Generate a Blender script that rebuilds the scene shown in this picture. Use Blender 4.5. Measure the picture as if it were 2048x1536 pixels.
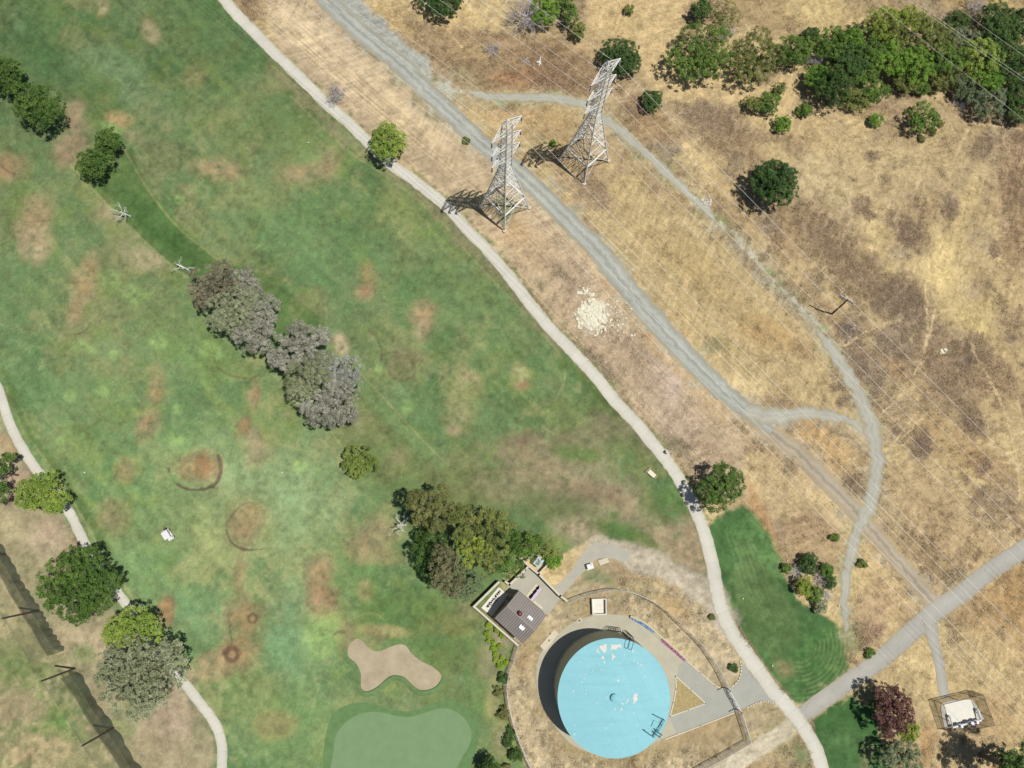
import bpy, bmesh, math, random
import numpy as np
from mathutils import Vector, Matrix

for o in list(bpy.data.objects):
    bpy.data.objects.remove(o)
SC = bpy.context.scene
COL = SC.collection

# ------------------------------------------------------------------ camera
# a drone hovering 140 m up, looking almost straight down (about 10 degrees off)
CAM_H = 140.0
FPX = 1420.0
_d = np.array([-34.0, -255.0, -FPX]); _d /= np.linalg.norm(_d)
_Z = -_d
_Y = np.array([0.0, 1.0, 0.0]); _Y -= _Z * _Y.dot(_Z); _Y /= np.linalg.norm(_Y)
_X = np.cross(_Y, _Z)
RW = np.array([_X, _Y, _Z])
cam_data = bpy.data.cameras.new('camera')
cam_data.sensor_width = 36.0
cam_data.lens = 36.0 * FPX / 2048.0
cam_data.clip_start = 1.0
cam_data.clip_end = 3000.0
cam = bpy.data.objects.new('camera', cam_data)
COL.objects.link(cam)
cam.matrix_world = Matrix.Translation((0, 0, CAM_H)) @ Matrix([list(r) for r in RW]).to_4x4()
SC.camera = cam

# ------------------------------------------------------------------ sky, sun, exposure
SUN_EL = math.radians(70.5)
SH = math.radians(8.0)                      # shadows fall towards -x, a little towards +y
sun_to = Vector((math.cos(SUN_EL) * math.cos(SH), -math.cos(SUN_EL) * math.sin(SH), math.sin(SUN_EL)))
world = bpy.data.worlds.new('World')
SC.world = world
world.use_nodes = True
wn = world.node_tree.nodes
wl = world.node_tree.links
wn.clear()
sky = wn.new('ShaderNodeTexSky')
sky.sky_type = 'NISHITA'
sky.sun_disc = False
sky.sun_elevation = SUN_EL
sky.sun_rotation = math.atan2(sun_to.x, sun_to.y)
bg = wn.new('ShaderNodeBackground')
bg.inputs['Strength'].default_value = 0.06
wo = wn.new('ShaderNodeOutputWorld')
wl.new(sky.outputs[0], bg.inputs[0])
wl.new(bg.outputs[0], wo.inputs[0])
sun_data = bpy.data.lights.new('sun', 'SUN')
sun_data.energy = 4.5
sun_data.angle = math.radians(0.5)
sun_data.color = (1.0, 0.965, 0.90)
sun = bpy.data.objects.new('sun', sun_data)
COL.objects.link(sun)
sun.rotation_euler = sun_to.to_track_quat('Z', 'Y').to_euler()
sun.location = (0, 0, 200)
vs = SC.view_settings
vs.view_transform = 'Standard'
vs.look = 'None'
vs.exposure = 0.0
vs.gamma = 1.0

# ------------------------------------------------------------------ helpers
KA = 1.5                                     # how much brighter than its albedo a sunlit surface shows
def S(r, g, b, k=1.0):
    """colour judged by eye (sRGB of the sunlit surface) -> linear albedo"""
    out = []
    for c in (r, g, b):
        c = c / 255.0
        c = c / 12.92 if c <= 0.04045 else ((c + 0.055) / 1.055) ** 2.4
        out.append(min(0.88, c / KA * k))
    return tuple(out)

def P(u, v, z=0.0):
    """image pixel (u, v) cast through the camera to height z -> world metres"""
    d = RW @ np.array([u - 1024.0, 768.0 - v, -FPX])
    t = (z - CAM_H) / d[2]
    return Vector((d[0] * t, d[1] * t, z))

def scale_at(u, v, z=0.0):
    return (P(u + 1, v, z) - P(u, v, z)).length

def PP(pts, z=0.0):
    return [P(u, v, z) for u, v in pts]

def tag(o, label=None, cat=None, group=None, kind=None):
    if label: o['label'] = label
    if cat: o['category'] = cat
    if group: o['group'] = group
    if kind: o['kind'] = kind
    return o

def empty(name, loc, label, cat, group=None, rz=0.0):
    o = bpy.data.objects.new(name, None)
    o.empty_display_size = 0.2
    o.location = loc
    o.rotation_euler = (0, 0, rz)
    COL.objects.link(o)
    return tag(o, label, cat, group)

def link(name, me, mat=None, parent=None, loc=None, smooth=False):
    o = bpy.data.objects.new(name, me)
    COL.objects.link(o)
    if mat is not None and len(me.materials) == 0:
        me.materials.append(mat)
    if parent is not None:
        o.parent = parent
    if loc is not None:
        o.location = loc
    if smooth:
        me.polygons.foreach_set('use_smooth', [True] * len(me.polygons))
    return o

class MB:
    """collects shapes, then links them as one mesh object"""
    def __init__(self):
        self.v = []
        self.f = []
    def add(self, vs, fs):
        n = len(self.v)
        self.v.extend([tuple(p) for p in vs])
        self.f.extend([tuple(i + n for i in f) for f in fs])
        return self
    def box(self, c, s, rz=0.0, taper=1.0, bevel=0.0):
        x, y, z = s[0] / 2, s[1] / 2, s[2] / 2
        ca, sa = math.cos(rz), math.sin(rz)
        def pt(px, py, pz):
            return (c[0] + px * ca - py * sa, c[1] + px * sa + py * ca, c[2] + pz)
        b = min(bevel, x * .9, y * .9)
        if b <= 0:
            ring = [(-x, -y), (x, -y), (x, y), (-x, y)]
        else:
            ring = [(-x + b, -y), (x - b, -y), (x, -y + b), (x, y - b), (x - b, y), (-x + b, y), (-x, y - b), (-x, -y + b)]
        n = len(ring)
        lo = [pt(p, q, -z) for p, q in ring]
        hi = [pt(p * taper, q * taper, z) for p, q in ring]
        fs = [tuple(reversed(range(n))), tuple(range(n, 2 * n))]
        fs += [(i, (i + 1) % n, n + (i + 1) % n, n + i) for i in range(n)]
        return self.add(lo + hi, fs)
    def bar(self, a, b, w, w2=None):
        a = Vector(a); b = Vector(b)
        d = (b - a)
        if d.length < 1e-6: return self
        d.normalize()
        up = Vector((0, 0, 1)) if abs(d.z) < 0.95 else Vector((1, 0, 0))
        s = d.cross(up).normalized(); t = s.cross(d)
        h = w / 2; h2 = (w2 or w) / 2
        vs = [a + s * h + t * h, a - s * h + t * h, a - s * h - t * h, a + s * h - t * h,
              b + s * h2 + t * h2, b - s * h2 + t * h2, b - s * h2 - t * h2, b + s * h2 - t * h2]
        return self.add(vs, [(0, 1, 2, 3), (7, 6, 5, 4), (0, 4, 5, 1), (1, 5, 6, 2), (2, 6, 7, 3), (3, 7, 4, 0)])
    def tube(self, pts, rad, n=8, cap=True):
        pts = [Vector(p) for p in pts]
        if not isinstance(rad, (list, tuple)): rad = [rad] * len(pts)
        base = len(self.v)
        prev = None
        for i, p in enumerate(pts):
            d = (pts[min(i + 1, len(pts) - 1)] - pts[max(i - 1, 0)]).normalized()
            if prev is None:
                up = Vector((0, 0, 1)) if abs(d.z) < 0.9 else Vector((1, 0, 0))
                s = d.cross(up).normalized()
            else:
                s = (prev - d * prev.dot(d)).normalized()
            prev = s
            t = d.cross(s)
            for k in range(n):
                a = 2 * math.pi * k / n
                self.v.append(tuple(p + (s * math.cos(a) + t * math.sin(a)) * rad[i]))
        for i in range(len(pts) - 1):
            for k in range(n):
                a = base + i * n + k; b = base + i * n + (k + 1) % n
                self.f.append((a, b, b + n, a + n))
        if cap:
            self.f.append(tuple(base + k for k in reversed(range(n))))
            e = base + (len(pts) - 1) * n
            self.f.append(tuple(e + k for k in range(n)))
        return self
    def lathe(self, c, prof, n=24):
        base = len(self.v)
        for r, z in prof:
            for k in range(n):
                a = 2 * math.pi * k / n
                self.v.append((c[0] + r * math.cos(a), c[1] + r * math.sin(a), c[2] + z))
        for i in range(len(prof) - 1):
            for k in range(n):
                a = base + i * n + k; b = base + i * n + (k + 1) % n
                self.f.append((a, b, b + n, a + n))
        self.f.append(tuple(base + k for k in reversed(range(n))))
        e = base + (len(prof) - 1) * n
        self.f.append(tuple(e + k for k in range(n)))
        return self
    def prism(self, pts, z0, z1):
        """pts: xy outline, counter-clockwise or not"""
        p2 = [(p[0], p[1]) for p in pts]
        ar = sum(p2[i][0] * p2[(i + 1) % len(p2)][1] - p2[(i + 1) % len(p2)][0] * p2[i][1] for i in range(len(p2)))
        if ar < 0: p2 = p2[::-1]
        n = len(p2)
        vs = [(x, y, z0) for x, y in p2] + [(x, y, z1) for x, y in p2]
        fs = [tuple(reversed(range(n))), tuple(range(n, 2 * n))] + [(i, (i + 1) % n, n + (i + 1) % n, n + i) for i in range(n)]
        return self.add(vs, fs)
    def sheet(self, pts, z):
        p2 = [(p[0], p[1]) for p in pts]
        ar = sum(p2[i][0] * p2[(i + 1) % len(p2)][1] - p2[(i + 1) % len(p2)][0] * p2[i][1] for i in range(len(p2)))
        if ar < 0: p2 = p2[::-1]
        return self.add([(x, y, z) for x, y in p2], [tuple(range(len(p2)))])
    def build(self, name, mat=None, parent=None, loc=None, smooth=False):
        me = bpy.data.meshes.new(name)
        off = Vector(loc) if loc is not None else None
        me.from_pydata([tuple(Vector(p) - off) for p in self.v] if off is not None else self.v, [], self.f)
        me.update()
        return link(name, me, mat, parent, loc, smooth)

def sub(pts, parent):
    """world points -> coordinates local to an unrotated empty"""
    return [Vector(p) - parent.location for p in pts]

def spline(pts, step=1.0, closed=False):
    """Catmull-Rom through pts, resampled about every step units"""
    p = [np.array(q, float) for q in pts]
    n = len(p)
    out = []
    rng = range(n) if closed else range(n - 1)
    for i in rng:
        p0 = p[(i - 1) % n] if (closed or i > 0) else 2 * p[0] - p[1]
        p1 = p[i]; p2 = p[(i + 1) % n]
        p3 = p[(i + 2) % n] if (closed or i + 2 < n) else 2 * p[-1] - p[-2]
        m = max(2, int(np.linalg.norm(p2 - p1) / step))
        for k in range(m):
            t = k / m
            out.append(0.5 * ((2 * p1) + (-p0 + p2) * t + (2 * p0 - 5 * p1 + 4 * p2 - p3) * t * t + (-p0 + 3 * p1 - 3 * p2 + p3) * t ** 3))
    if not closed:
        out.append(p[-1])
    return out

# ------------------------------------------------------------------ materials
def nodes_of(m):
    m.use_nodes = True
    nt = m.node_tree
    return nt, nt.nodes, nt.links, nt.nodes['Principled BSDF']

def mat(name, col, rough=0.8, var=0.12, scale=2.0, metal=0.0, bump=0.0, spec=0.3, col2=None, detail=4.0):
    """procedural material: a base colour broken up by two noises, with roughness variation"""
    m = bpy.data.materials.new(name)
    nt, N, L, b = nodes_of(m)
    b.inputs['Roughness'].default_value = rough
    b.inputs['Metallic'].default_value = metal
    b.inputs['Specular IOR Level'].default_value = spec
    tc = N.new('ShaderNodeTexCoord')
    nz = N.new('ShaderNodeTexNoise')
    nz.inputs['Scale'].default_value = scale
    nz.inputs['Detail'].default_value = detail
    nz.inputs['Roughness'].default_value = 0.65
    L.new(tc.outputs['Object'], nz.inputs['Vector'])
    r = N.new('ShaderNodeValToRGB')
    c2 = col2 or tuple(min(0.9, c * (1 + var)) for c in col)
    c1 = tuple(c * (1 - var) for c in col)
    r.color_ramp.elements[0].position = 0.3
    r.color_ramp.elements[1].position = 0.7
    r.color_ramp.elements[0].color = (*c1, 1)
    r.color_ramp.elements[1].color = (*c2, 1)
    L.new(nz.outputs['Fac'], r.inputs['Fac'])
    L.new(r.outputs['Color'], b.inputs['Base Color'])
    if bump > 0:
        n2 = N.new('ShaderNodeTexNoise')
        n2.inputs['Scale'].default_value = scale * 4
        L.new(tc.outputs['Object'], n2.inputs['Vector'])
        bp = N.new('ShaderNodeBump')
        bp.inputs['Strength'].default_value = bump
        bp.inputs['Distance'].default_value = 0.05
        L.new(n2.outputs['Fac'], bp.inputs['Height'])
        L.new(bp.outputs['Normal'], b.inputs['Normal'])
    return m

def leaf_mat(name):
    m = bpy.data.materials.new(name)
    nt, N, L, b = nodes_of(m)
    at = N.new('ShaderNodeAttribute'); at.attribute_name = 'tint'
    L.new(at.outputs['Color'], b.inputs['Base Color'])
    b.inputs['Roughness'].default_value = 0.6
    b.inputs['Specular IOR Level'].default_value = 0.25
    tr = N.new('ShaderNodeBsdfTranslucent')
    L.new(at.outputs['Color'], tr.inputs['Color'])
    mx = N.new('ShaderNodeMixShader'); mx.inputs[0].default_value = 0.22
    L.new(b.outputs[0], mx.inputs[1]); L.new(tr.outputs[0], mx.inputs[2])
    out = [n for n in N if n.type == 'OUTPUT_MATERIAL'][0]
    L.new(mx.outputs[0], out.inputs['Surface'])
    return m

def net_mat(name, col, cover):
    """woven mesh too fine to resolve: covers part of what lies behind it"""
    m = bpy.data.materials.new(name)
    nt, N, L, b = nodes_of(m)
    b.inputs['Base Color'].default_value = (*col, 1)
    b.inputs['Roughness'].default_value = 0.7
    tr = N.new('ShaderNodeBsdfTransparent')
    tc = N.new('ShaderNodeTexCoord')
    nz = N.new('ShaderNodeTexNoise'); nz.inputs['Scale'].default_value = 0.8
    L.new(tc.outputs['Object'], nz.inputs['Vector'])
    mr = N.new('ShaderNodeMapRange')
    mr.inputs['To Min'].default_value = cover * 0.75
    mr.inputs['To Max'].default_value = cover * 1.25
    L.new(nz.outputs['Fac'], mr.inputs['Value'])
    mx = N.new('ShaderNodeMixShader')
    L.new(mr.outputs[0], mx.inputs[0])
    L.new(tr.outputs[0], mx.inputs[1]); L.new(b.outputs[0], mx.inputs[2])
    out = [n for n in N if n.type == 'OUTPUT_MATERIAL'][0]
    L.new(mx.outputs[0], out.inputs['Surface'])
    return m

def attr_mat(name, attr='albedo', fine=0.16, bump=0.35, rough=0.95):
    """ground cover: albedo painted by eye, broken up by fine noise"""
    m = bpy.data.materials.new(name)
    nt, N, L, b = nodes_of(m)
    b.inputs['Roughness'].default_value = rough
    b.inputs['Specular IOR Level'].default_value = 0.1
    at = N.new('ShaderNodeAttribute'); at.attribute_name = attr
    tc = N.new('ShaderNodeTexCoord')
    nz = N.new('ShaderNodeTexNoise')
    nz.inputs['Scale'].default_value = 2.6; nz.inputs['Detail'].default_value = 5.0; nz.inputs['Roughness'].default_value = 0.75
    L.new(tc.outputs['Object'], nz.inputs['Vector'])
    mr = N.new('ShaderNodeMapRange')
    mr.inputs['From Min'].default_value = 0.3; mr.inputs['From Max'].default_value = 0.7
    mr.inputs['To Min'].default_value = 1 - fine; mr.inputs['To Max'].default_value = 1 + fine
    L.new(nz.outputs['Fac'], mr.inputs['Value'])
    mu = N.new('ShaderNodeVectorMath'); mu.operation = 'SCALE'
    L.new(at.outputs['Color'], mu.inputs[0]); L.new(mr.outputs[0], mu.inputs['Scale'])
    L.new(mu.outputs[0], b.inputs['Base Color'])
    bp = N.new('ShaderNodeBump'); bp.inputs['Strength'].default_value = bump; bp.inputs['Distance'].default_value = 0.12
    L.new(nz.outputs['Fac'], bp.inputs['Height'])
    L.new(bp.outputs['Normal'], b.inputs['Normal'])
    return m

def road_mat(name, stops, scale=1.2, var=0.14, fine=10.0, joint=0.0, crack=0.0):
    """road surface: colour runs across the width (wheel tracks, crown), broken up by noise"""
    m = bpy.data.materials.new(name)
    nt, N, L, b = nodes_of(m)
    b.inputs['Roughness'].default_value = 0.9
    b.inputs['Specular IOR Level'].default_value = 0.2
    at = N.new('ShaderNodeAttribute'); at.attribute_name = 'across'
    tc = N.new('ShaderNodeTexCoord')
    nz = N.new('ShaderNodeTexNoise'); nz.inputs['Scale'].default_value = scale; nz.inputs['Detail'].default_value = 6.0
    nz.inputs['Roughness'].default_value = 0.7
    L.new(tc.outputs['Object'], nz.inputs['Vector'])
    ad = N.new('ShaderNodeMath'); ad.operation = 'MULTIPLY_ADD'
    sb = N.new('ShaderNodeMath'); sb.operation = 'SUBTRACT'; sb.inputs[1].default_value = 0.5
    L.new(nz.outputs['Fac'], sb.inputs[0])
    L.new(sb.outputs[0], ad.inputs[0]); ad.inputs[1].default_value = 0.5
    L.new(at.outputs['Fac'], ad.inputs[2])
    r = N.new('ShaderNodeValToRGB')
    els = r.color_ramp.elements
    while len(els) > 1: els.remove(els[-1])
    els[0].position = stops[0][0]; els[0].color = (*stops[0][1], 1)
    for p, c in stops[1:]:
        e = els.new(p); e.color = (*c, 1)
    L.new(ad.outputs[0], r.inputs['Fac'])
    n2 = N.new('ShaderNodeTexNoise'); n2.inputs['Scale'].default_value = fine; n2.inputs['Detail'].default_value = 3.0
    L.new(tc.outputs['Object'], n2.inputs['Vector'])
    n3 = N.new('ShaderNodeTexNoise'); n3.inputs['Scale'].default_value = 0.25; n3.inputs['Detail'].default_value = 4.0
    L.new(tc.outputs['Object'], n3.inputs['Vector'])
    su = N.new('ShaderNodeMath'); su.operation = 'ADD'
    L.new(n2.outputs['Fac'], su.inputs[0]); L.new(n3.outputs['Fac'], su.inputs[1])
    mr = N.new('ShaderNodeMapRange')
    mr.inputs['From Min'].default_value = 0.7; mr.inputs['From Max'].default_value = 1.3
    mr.inputs['To Min'].default_value = 1 - var; mr.inputs['To Max'].default_value = 1 + var
    L.new(su.outputs[0], mr.inputs['Value'])
    mu = N.new('ShaderNodeVectorMath'); mu.operation = 'SCALE'
    L.new(r.outputs['Color'], mu.inputs[0]); L.new(mr.outputs[0], mu.inputs['Scale'])
    last = mu
    def darken(fac_socket, to):
        nonlocal last
        k = N.new('ShaderNodeMapRange'); k.inputs['To Min'].default_value = 1.0; k.inputs['To Max'].default_value = to
        L.new(fac_socket, k.inputs['Value'])
        q = N.new('ShaderNodeVectorMath'); q.operation = 'SCALE'
        L.new(last.outputs[0], q.inputs[0]); L.new(k.outputs[0], q.inputs['Scale']); last = q
    if joint:                                        # saw cut joints and slabs of slightly different tone
        al = N.new('ShaderNodeAttribute'); al.attribute_name = 'along'
        d = N.new('ShaderNodeMath'); d.operation = 'DIVIDE'; d.inputs[1].default_value = joint; L.new(al.outputs['Fac'], d.inputs[0])
        f = N.new('ShaderNodeMath'); f.operation = 'FRACT'; L.new(d.outputs[0], f.inputs[0])
        c = N.new('ShaderNodeMath'); c.operation = 'LESS_THAN'; c.inputs[1].default_value = 0.045; L.new(f.outputs[0], c.inputs[0])
        darken(c.outputs[0], 0.92)
        fl = N.new('ShaderNodeMath'); fl.operation = 'FLOOR'; L.new(d.outputs[0], fl.inputs[0])
        wnz = N.new('ShaderNodeTexWhiteNoise'); wnz.noise_dimensions = '1D'; L.new(fl.outputs[0], wnz.inputs['W'])
        darken(wnz.outputs['Value'], 0.93)
    if crack:
        vo = N.new('ShaderNodeTexVoronoi'); vo.feature = 'DISTANCE_TO_EDGE'; vo.inputs['Scale'].default_value = 0.22
        nw = N.new('ShaderNodeTexNoise'); nw.inputs['Scale'].default_value = 0.9; L.new(tc.outputs['Object'], nw.inputs['Vector'])
        av = N.new('ShaderNodeVectorMath'); av.operation = 'MULTIPLY_ADD'; av.inputs[1].default_value = (2, 2, 2)
        L.new(nw.outputs['Color'], av.inputs[0]); L.new(tc.outputs['Object'], av.inputs[2]); L.new(av.outputs[0], vo.inputs['Vector'])
        c = N.new('ShaderNodeMath'); c.operation = 'LESS_THAN'; c.inputs[1].default_value = 0.014; L.new(vo.outputs['Distance'], c.inputs[0])
        darken(c.outputs[0], 1 - crack)
    L.new(last.outputs[0], b.inputs['Base Color'])
    return m
# ------------------------------------------------------------------ path lines (image pixel coordinates)
CART = [(425, -60), (450, 0), (487, 43), (512, 68), (548, 105), (592, 147), (645, 200), (699, 247), (735, 284), (781, 327), (833, 365), (895, 415),
        (932, 457), (979, 505), (1024, 560), (1058, 605), (1099, 655), (1148, 706), (1190, 752), (1231, 803), (1271, 845), (1306, 888), (1338, 927),
        (1366, 972), (1391, 1020), (1410, 1070), (1425, 1130), (1436, 1194), (1446, 1226), (1458, 1255), (1474, 1282), (1495, 1310), (1519, 1344),
        (1541, 1376), (1569, 1406), (1596, 1440), (1617, 1472), (1632, 1501), (1642, 1530), (1655, 1580)]
LEFTP = [(-40, 690), (0, 788), (14, 832), (38, 885), (72, 938), (104, 976), (137, 1022), (158, 1062), (180, 1108), (215, 1160), (255, 1212),
         (300, 1280), (345, 1340), (376, 1375), (405, 1412), (430, 1447), (443, 1485), (444, 1530), (440, 1580)]
GRAVEL = [(600, -70), (655, 0), (745, 85), (800, 128), (845, 173), (912, 238), (979, 300), (1041, 350), (1091, 395), (1150, 455), (1197, 503),
          (1226, 540), (1277, 605), (1324, 658), (1374, 712), (1424, 762), (1470, 802), (1512, 834), (1546, 858)]
GSPUR = [(1490, 822), (1530, 832), (1570, 832), (1612, 827), (1668, 833), (1706, 848), (1734, 874), (1746, 896)]
TRACK = [(1490, 822), (1530, 856), (1603, 912), (1669, 979), (1709, 1019), (1755, 1075), (1800, 1125), (1838, 1172), (1878, 1222)]
TRAIL1 = [(938, 186), (962, 190), (1000, 194), (1060, 195), (1110, 198), (1158, 206), (1200, 232), (1240, 262), (1300, 315), (1360, 370), (1400, 408), (1425, 438)]
TRAILX = [(1425, 438), (1480, 490), (1530, 550), (1586, 605), (1640, 662)]
TRAIL2 = [(1630, 655), (1676, 719), (1709, 772), (1731, 819), (1745, 865), (1754, 912), (1750, 962), (1739, 1012), (1716, 1062), (1702, 1110), (1692, 1160), (1690, 1210), (1692, 1262)]
ASPH = [(2090, 1068), (2048, 1098), (1985, 1138), (1930, 1182), (1880, 1216), (1830, 1258), (1760, 1320), (1700, 1362), (1640, 1404), (1596, 1436)]
SPUR = [(1858, 1236), (1868, 1285), (1880, 1335), (1889, 1394)]

# ------------------------------------------------------------------ ground: one sheet, its colour judged by eye and painted per point
def build_ground():
    rs = np.random.RandomState(7)
    far = np.array([15, 40, 90, 170, 300.0])
    xs = np.concatenate([(-126 - far)[::-1], np.arange(-126, 126.01, 0.22), 126 + far])
    ys = np.concatenate([(-54 - far)[::-1], np.arange(-54, 120.01, 0.22), 120 + far])
    nx, ny = len(xs), len(ys)
    X, Y = np.meshgrid(xs, ys)
    X = X.ravel(); Y = Y.ravel()
    # image pixel coordinates of every ground point
    c = RW.T @ np.vstack([X, Y, np.full_like(X, -CAM_H)])
    U = 1024 + c[0] / -c[2] * FPX
    V = 768 - c[1] / -c[2] * FPX
    N = len(X)

    def vn(sx, sy, seed, rot=0.0):
        ca, sa = math.cos(rot), math.sin(rot)
        a = (X * ca + Y * sa) / sx + 1000.0 + seed * 17.3
        b = (-X * sa + Y * ca) / sy + 1000.0 + seed * 7.7
        tab = np.random.RandomState(seed).rand(256, 256).astype(np.float32)
        ia = np.floor(a).astype(int); ib = np.floor(b).astype(int)
        fa = a - ia; fb = b - ib
        fa = fa * fa * (3 - 2 * fa); fb = fb * fb * (3 - 2 * fb)
        ia &= 255; ib &= 255
        ja = (ia + 1) & 255; jb = (ib + 1) & 255
        return (tab[ia, ib] * (1 - fa) + tab[ja, ib] * fa) * (1 - fb) + (tab[ia, jb] * (1 - fa) + tab[ja, jb] * fa) * fb
    def fbm(s, octs, seed, ratio=1.0, rot=0.0, gain=0.55):
        out = 0; amp = 1.0; tot = 0
        for o in range(octs):
            out = out + amp * (vn(s * ratio / 2 ** o, s / 2 ** o, seed + o * 31, rot) - 0.5)
            tot += amp; amp *= gain
        return (out - out.mean()) / out.std() * 0.45          # about -1 .. 1

    def ss(a, b, x):
        t = np.clip((x - a) / (b - a), 0, 1)
        return t * t * (3 - 2 * t)

    n_big = fbm(38, 4, 1); n_mid = fbm(12, 5, 2); n_sml = fbm(3.2, 4, 3); n_fine = fbm(0.9, 3, 4)
    n_b2 = fbm(24, 4, 5); n_m2 = fbm(8, 5, 6); n_s2 = fbm(2.0, 3, 8); speck = vn(0.45, 0.45, 9)
    streak = fbm(1.6, 4, 10, 7.0, -0.80); streak2 = fbm(2.6, 4, 12, 6.0, 0.9)
    wob = 5.0 * n_m2 + 3.5 * n_s2                                    # image pixels
    C = np.zeros((N, 3))

    def put(m, col, idx=None):
        col = np.array(S(*col))
        if idx is None:
            C[:] = C * (1 - m[:, None]) + col * m[:, None]
        else:
            C[idx] = C[idx] * (1 - m[:, None]) + col * m[:, None]
    def near(u0, u1, v0, v1):
        return np.nonzero((U > u0) & (U < u1) & (V > v0) & (V < v1))[0]
    def E(cx, cy, rx, ry, ang, col, st=1.0, soft=0.7, rag=0.42, grain=0.30):
        R = max(rx, ry) * 1.9 + 12
        i = near(cx - R, cx + R, cy - R, cy + R)
        if len(i) == 0: return
        a = math.radians(ang)
        du = U[i] - cx; dv = V[i] - cy
        p = (du * math.cos(a) + dv * math.sin(a)) / rx
        q = (-du * math.sin(a) + dv * math.cos(a)) / ry
        r = np.sqrt(p * p + q * q) + rag * (0.6 * n_m2[i] + 0.5 * n_sml[i]) + grain * n_fine[i] * 0.6
        m = st * (1 - ss(1 - soft, 1 + soft * 0.7, r))
        put(m * np.clip(0.86 + 0.32 * n_s2[i] + 0.30 * n_fine[i], 0.35, 1), col, i)
    def sdist(pts, i):
        """distance to the outline, negative inside"""
        x = U[i]; y = V[i]
        d = np.full(len(i), 1e9); ins = np.zeros(len(i), bool)
        n = len(pts)
        for k in range(n):
            ax, ay = pts[k]; bx, by = pts[(k + 1) % n]
            ex, ey = bx - ax, by - ay
            t = np.clip(((x - ax) * ex + (y - ay) * ey) / (ex * ex + ey * ey + 1e-9), 0, 1)
            d = np.minimum(d, np.hypot(x - ax - t * ex, y - ay - t * ey))
            cr = ((ay > y) != (by > y)) & (x < (bx - ax) * (y - ay) / (by - ay + 1e-12) + ax)
            ins ^= cr
        return np.where(ins, -d, d)
    def POLY(pts, col, st=1.0, soft=4.0, rag=1.0, extra=None):
        us = [p[0] for p in pts]; vv = [p[1] for p in pts]
        i = near(min(us) - 40, max(us) + 40, min(vv) - 40, max(vv) + 40)
        if len(i) == 0: return
        m = 1 - ss(-soft, soft, sdist(pts, i) + rag * wob[i])
        if extra is not None: m = m * extra[i]
        put(st * m, col, i)
    def ldist(pts, i):
        x = U[i]; y = V[i]; d = np.full(len(i), 1e9)
        for (ax, ay), (bx, by) in zip(pts[:-1], pts[1:]):
            ex, ey = bx - ax, by - ay
            t = np.clip(((x - ax) * ex + (y - ay) * ey) / (ex * ex + ey * ey + 1e-9), 0, 1)
            d = np.minimum(d, np.hypot(x - ax - t * ex, y - ay - t * ey))
        return d
    def LINE(pts, w, col, st=1.0, soft=0.4, rag=0.25, extra=None, curve=True):
        if curve and len(pts) > 2: pts = [tuple(q) for q in spline(pts, 12)]
        us = [p[0] for p in pts]; vv = [p[1] for p in pts]
        R = w * 2 + 20
        i = near(min(us) - R, max(us) + R, min(vv) - R, max(vv) + R)
        if len(i) == 0: return
        d = ldist(pts, i) / w + rag * (n_sml[i] + 0.7 * n_s2[i])
        m = st * (1 - ss(1 - soft, 1 + soft, d))
        if extra is not None: m = m * extra[i]
        put(m, col, i)

    # ---- 1 dry grassland everywhere
    put(np.ones(N), (196, 170, 116))
    put(ss(-0.1, 0.7, n_b2 + 0.4 * n_sml), (169, 142, 103))
    put(ss(0.0, 0.8, -n_big + 0.5 * n_m2) * 0.8, (210, 184, 124))
    put(ss(0.1, 0.8, n_m2 + 0.6 * n_s2) * 0.65, (150, 126, 96))
    put(ss(0.2, 0.8, -n_m2 + 0.6 * n_fine) * 0.55, (221, 197, 138))
    put(ss(0.1, 0.7, fbm(13, 5, 71) + .3 * n_fine) * 0.55, (164, 142, 112)); put(ss(0.3, 0.9, fbm(6, 5, 72)) * 0.4, (172, 158, 126))
    # ---- 2 named stretches of the dry side
    top = [(500, -80), (640, -60), (740, 80), (900, 225), (1000, 330), (1120, 440), (1200, 540), (1300, 660), (1430, 790), (1500, 880), (1480, 960), (1430, 1000),
           (1340, 900), (1230, 780), (1100, 640), (980, 490), (860, 370), (700, 230), (560, 100)]
    POLY(top, (196, 172, 134), 0.95, 8, 1)
    E(640, 110, 150, 42, 43, (214, 190, 146), 0.95); E(800, 240, 130, 40, 43, (213, 188, 142), 0.95); E(910, 330, 70, 34, 45, (200, 174, 134), 0.8)
    E(620, 135, 90, 14, 43, (170, 150, 118), 0.7); E(760, 265, 60, 14, 43, (168, 150, 118), 0.6); E(860, 335, 60, 16, 43, (165, 143, 112), 0.7)
    E(1060, 500, 80, 36, 48, (196, 168, 126), 0.9); E(1030, 460, 30, 20, 40, (205, 170, 118), 0.7); E(1150, 560, 90, 40, 50, (188, 163, 132), 0.9)
    E(1120, 540, 30, 14, 40, (150, 134, 104), 0.6); E(1080, 570, 18, 10, 60, (110, 118, 74), 0.6)
    E(1250, 700, 110, 50, 45, (178, 154, 124), 0.9); E(1350, 830, 100, 45, 45, (190, 166, 140), 0.9); E(1420, 900, 60, 40, 45, (178, 153, 122), 0.8)
    E(1350, 770, 28, 22, 40, (203, 180, 158), 0.8); E(1320, 740, 60, 12, 44, (196, 174, 150), 0.6)
    E(1210, 740, 60, 18, 48, (150, 130, 104), 0.7); E(1390, 940, 40, 20, 50, (158, 138, 106), 0.7); E(1350, 890, 30, 16, 40, (126, 124, 90), 0.6)
    E(1190, 655, 70, 30, 40, (165, 142, 116), 0.5)
    for k in range(9):                                                        # thin darker lines running along the bare strip
        o = (k - 4) * 7 + (k % 2) * 2
        LINE([(560 + o, 60 - o), (700 + o, 190 - o), (850 + o, 318 - o)], 1.4, (172, 150, 118), 0.55, 0.6, 0.6)
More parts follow.
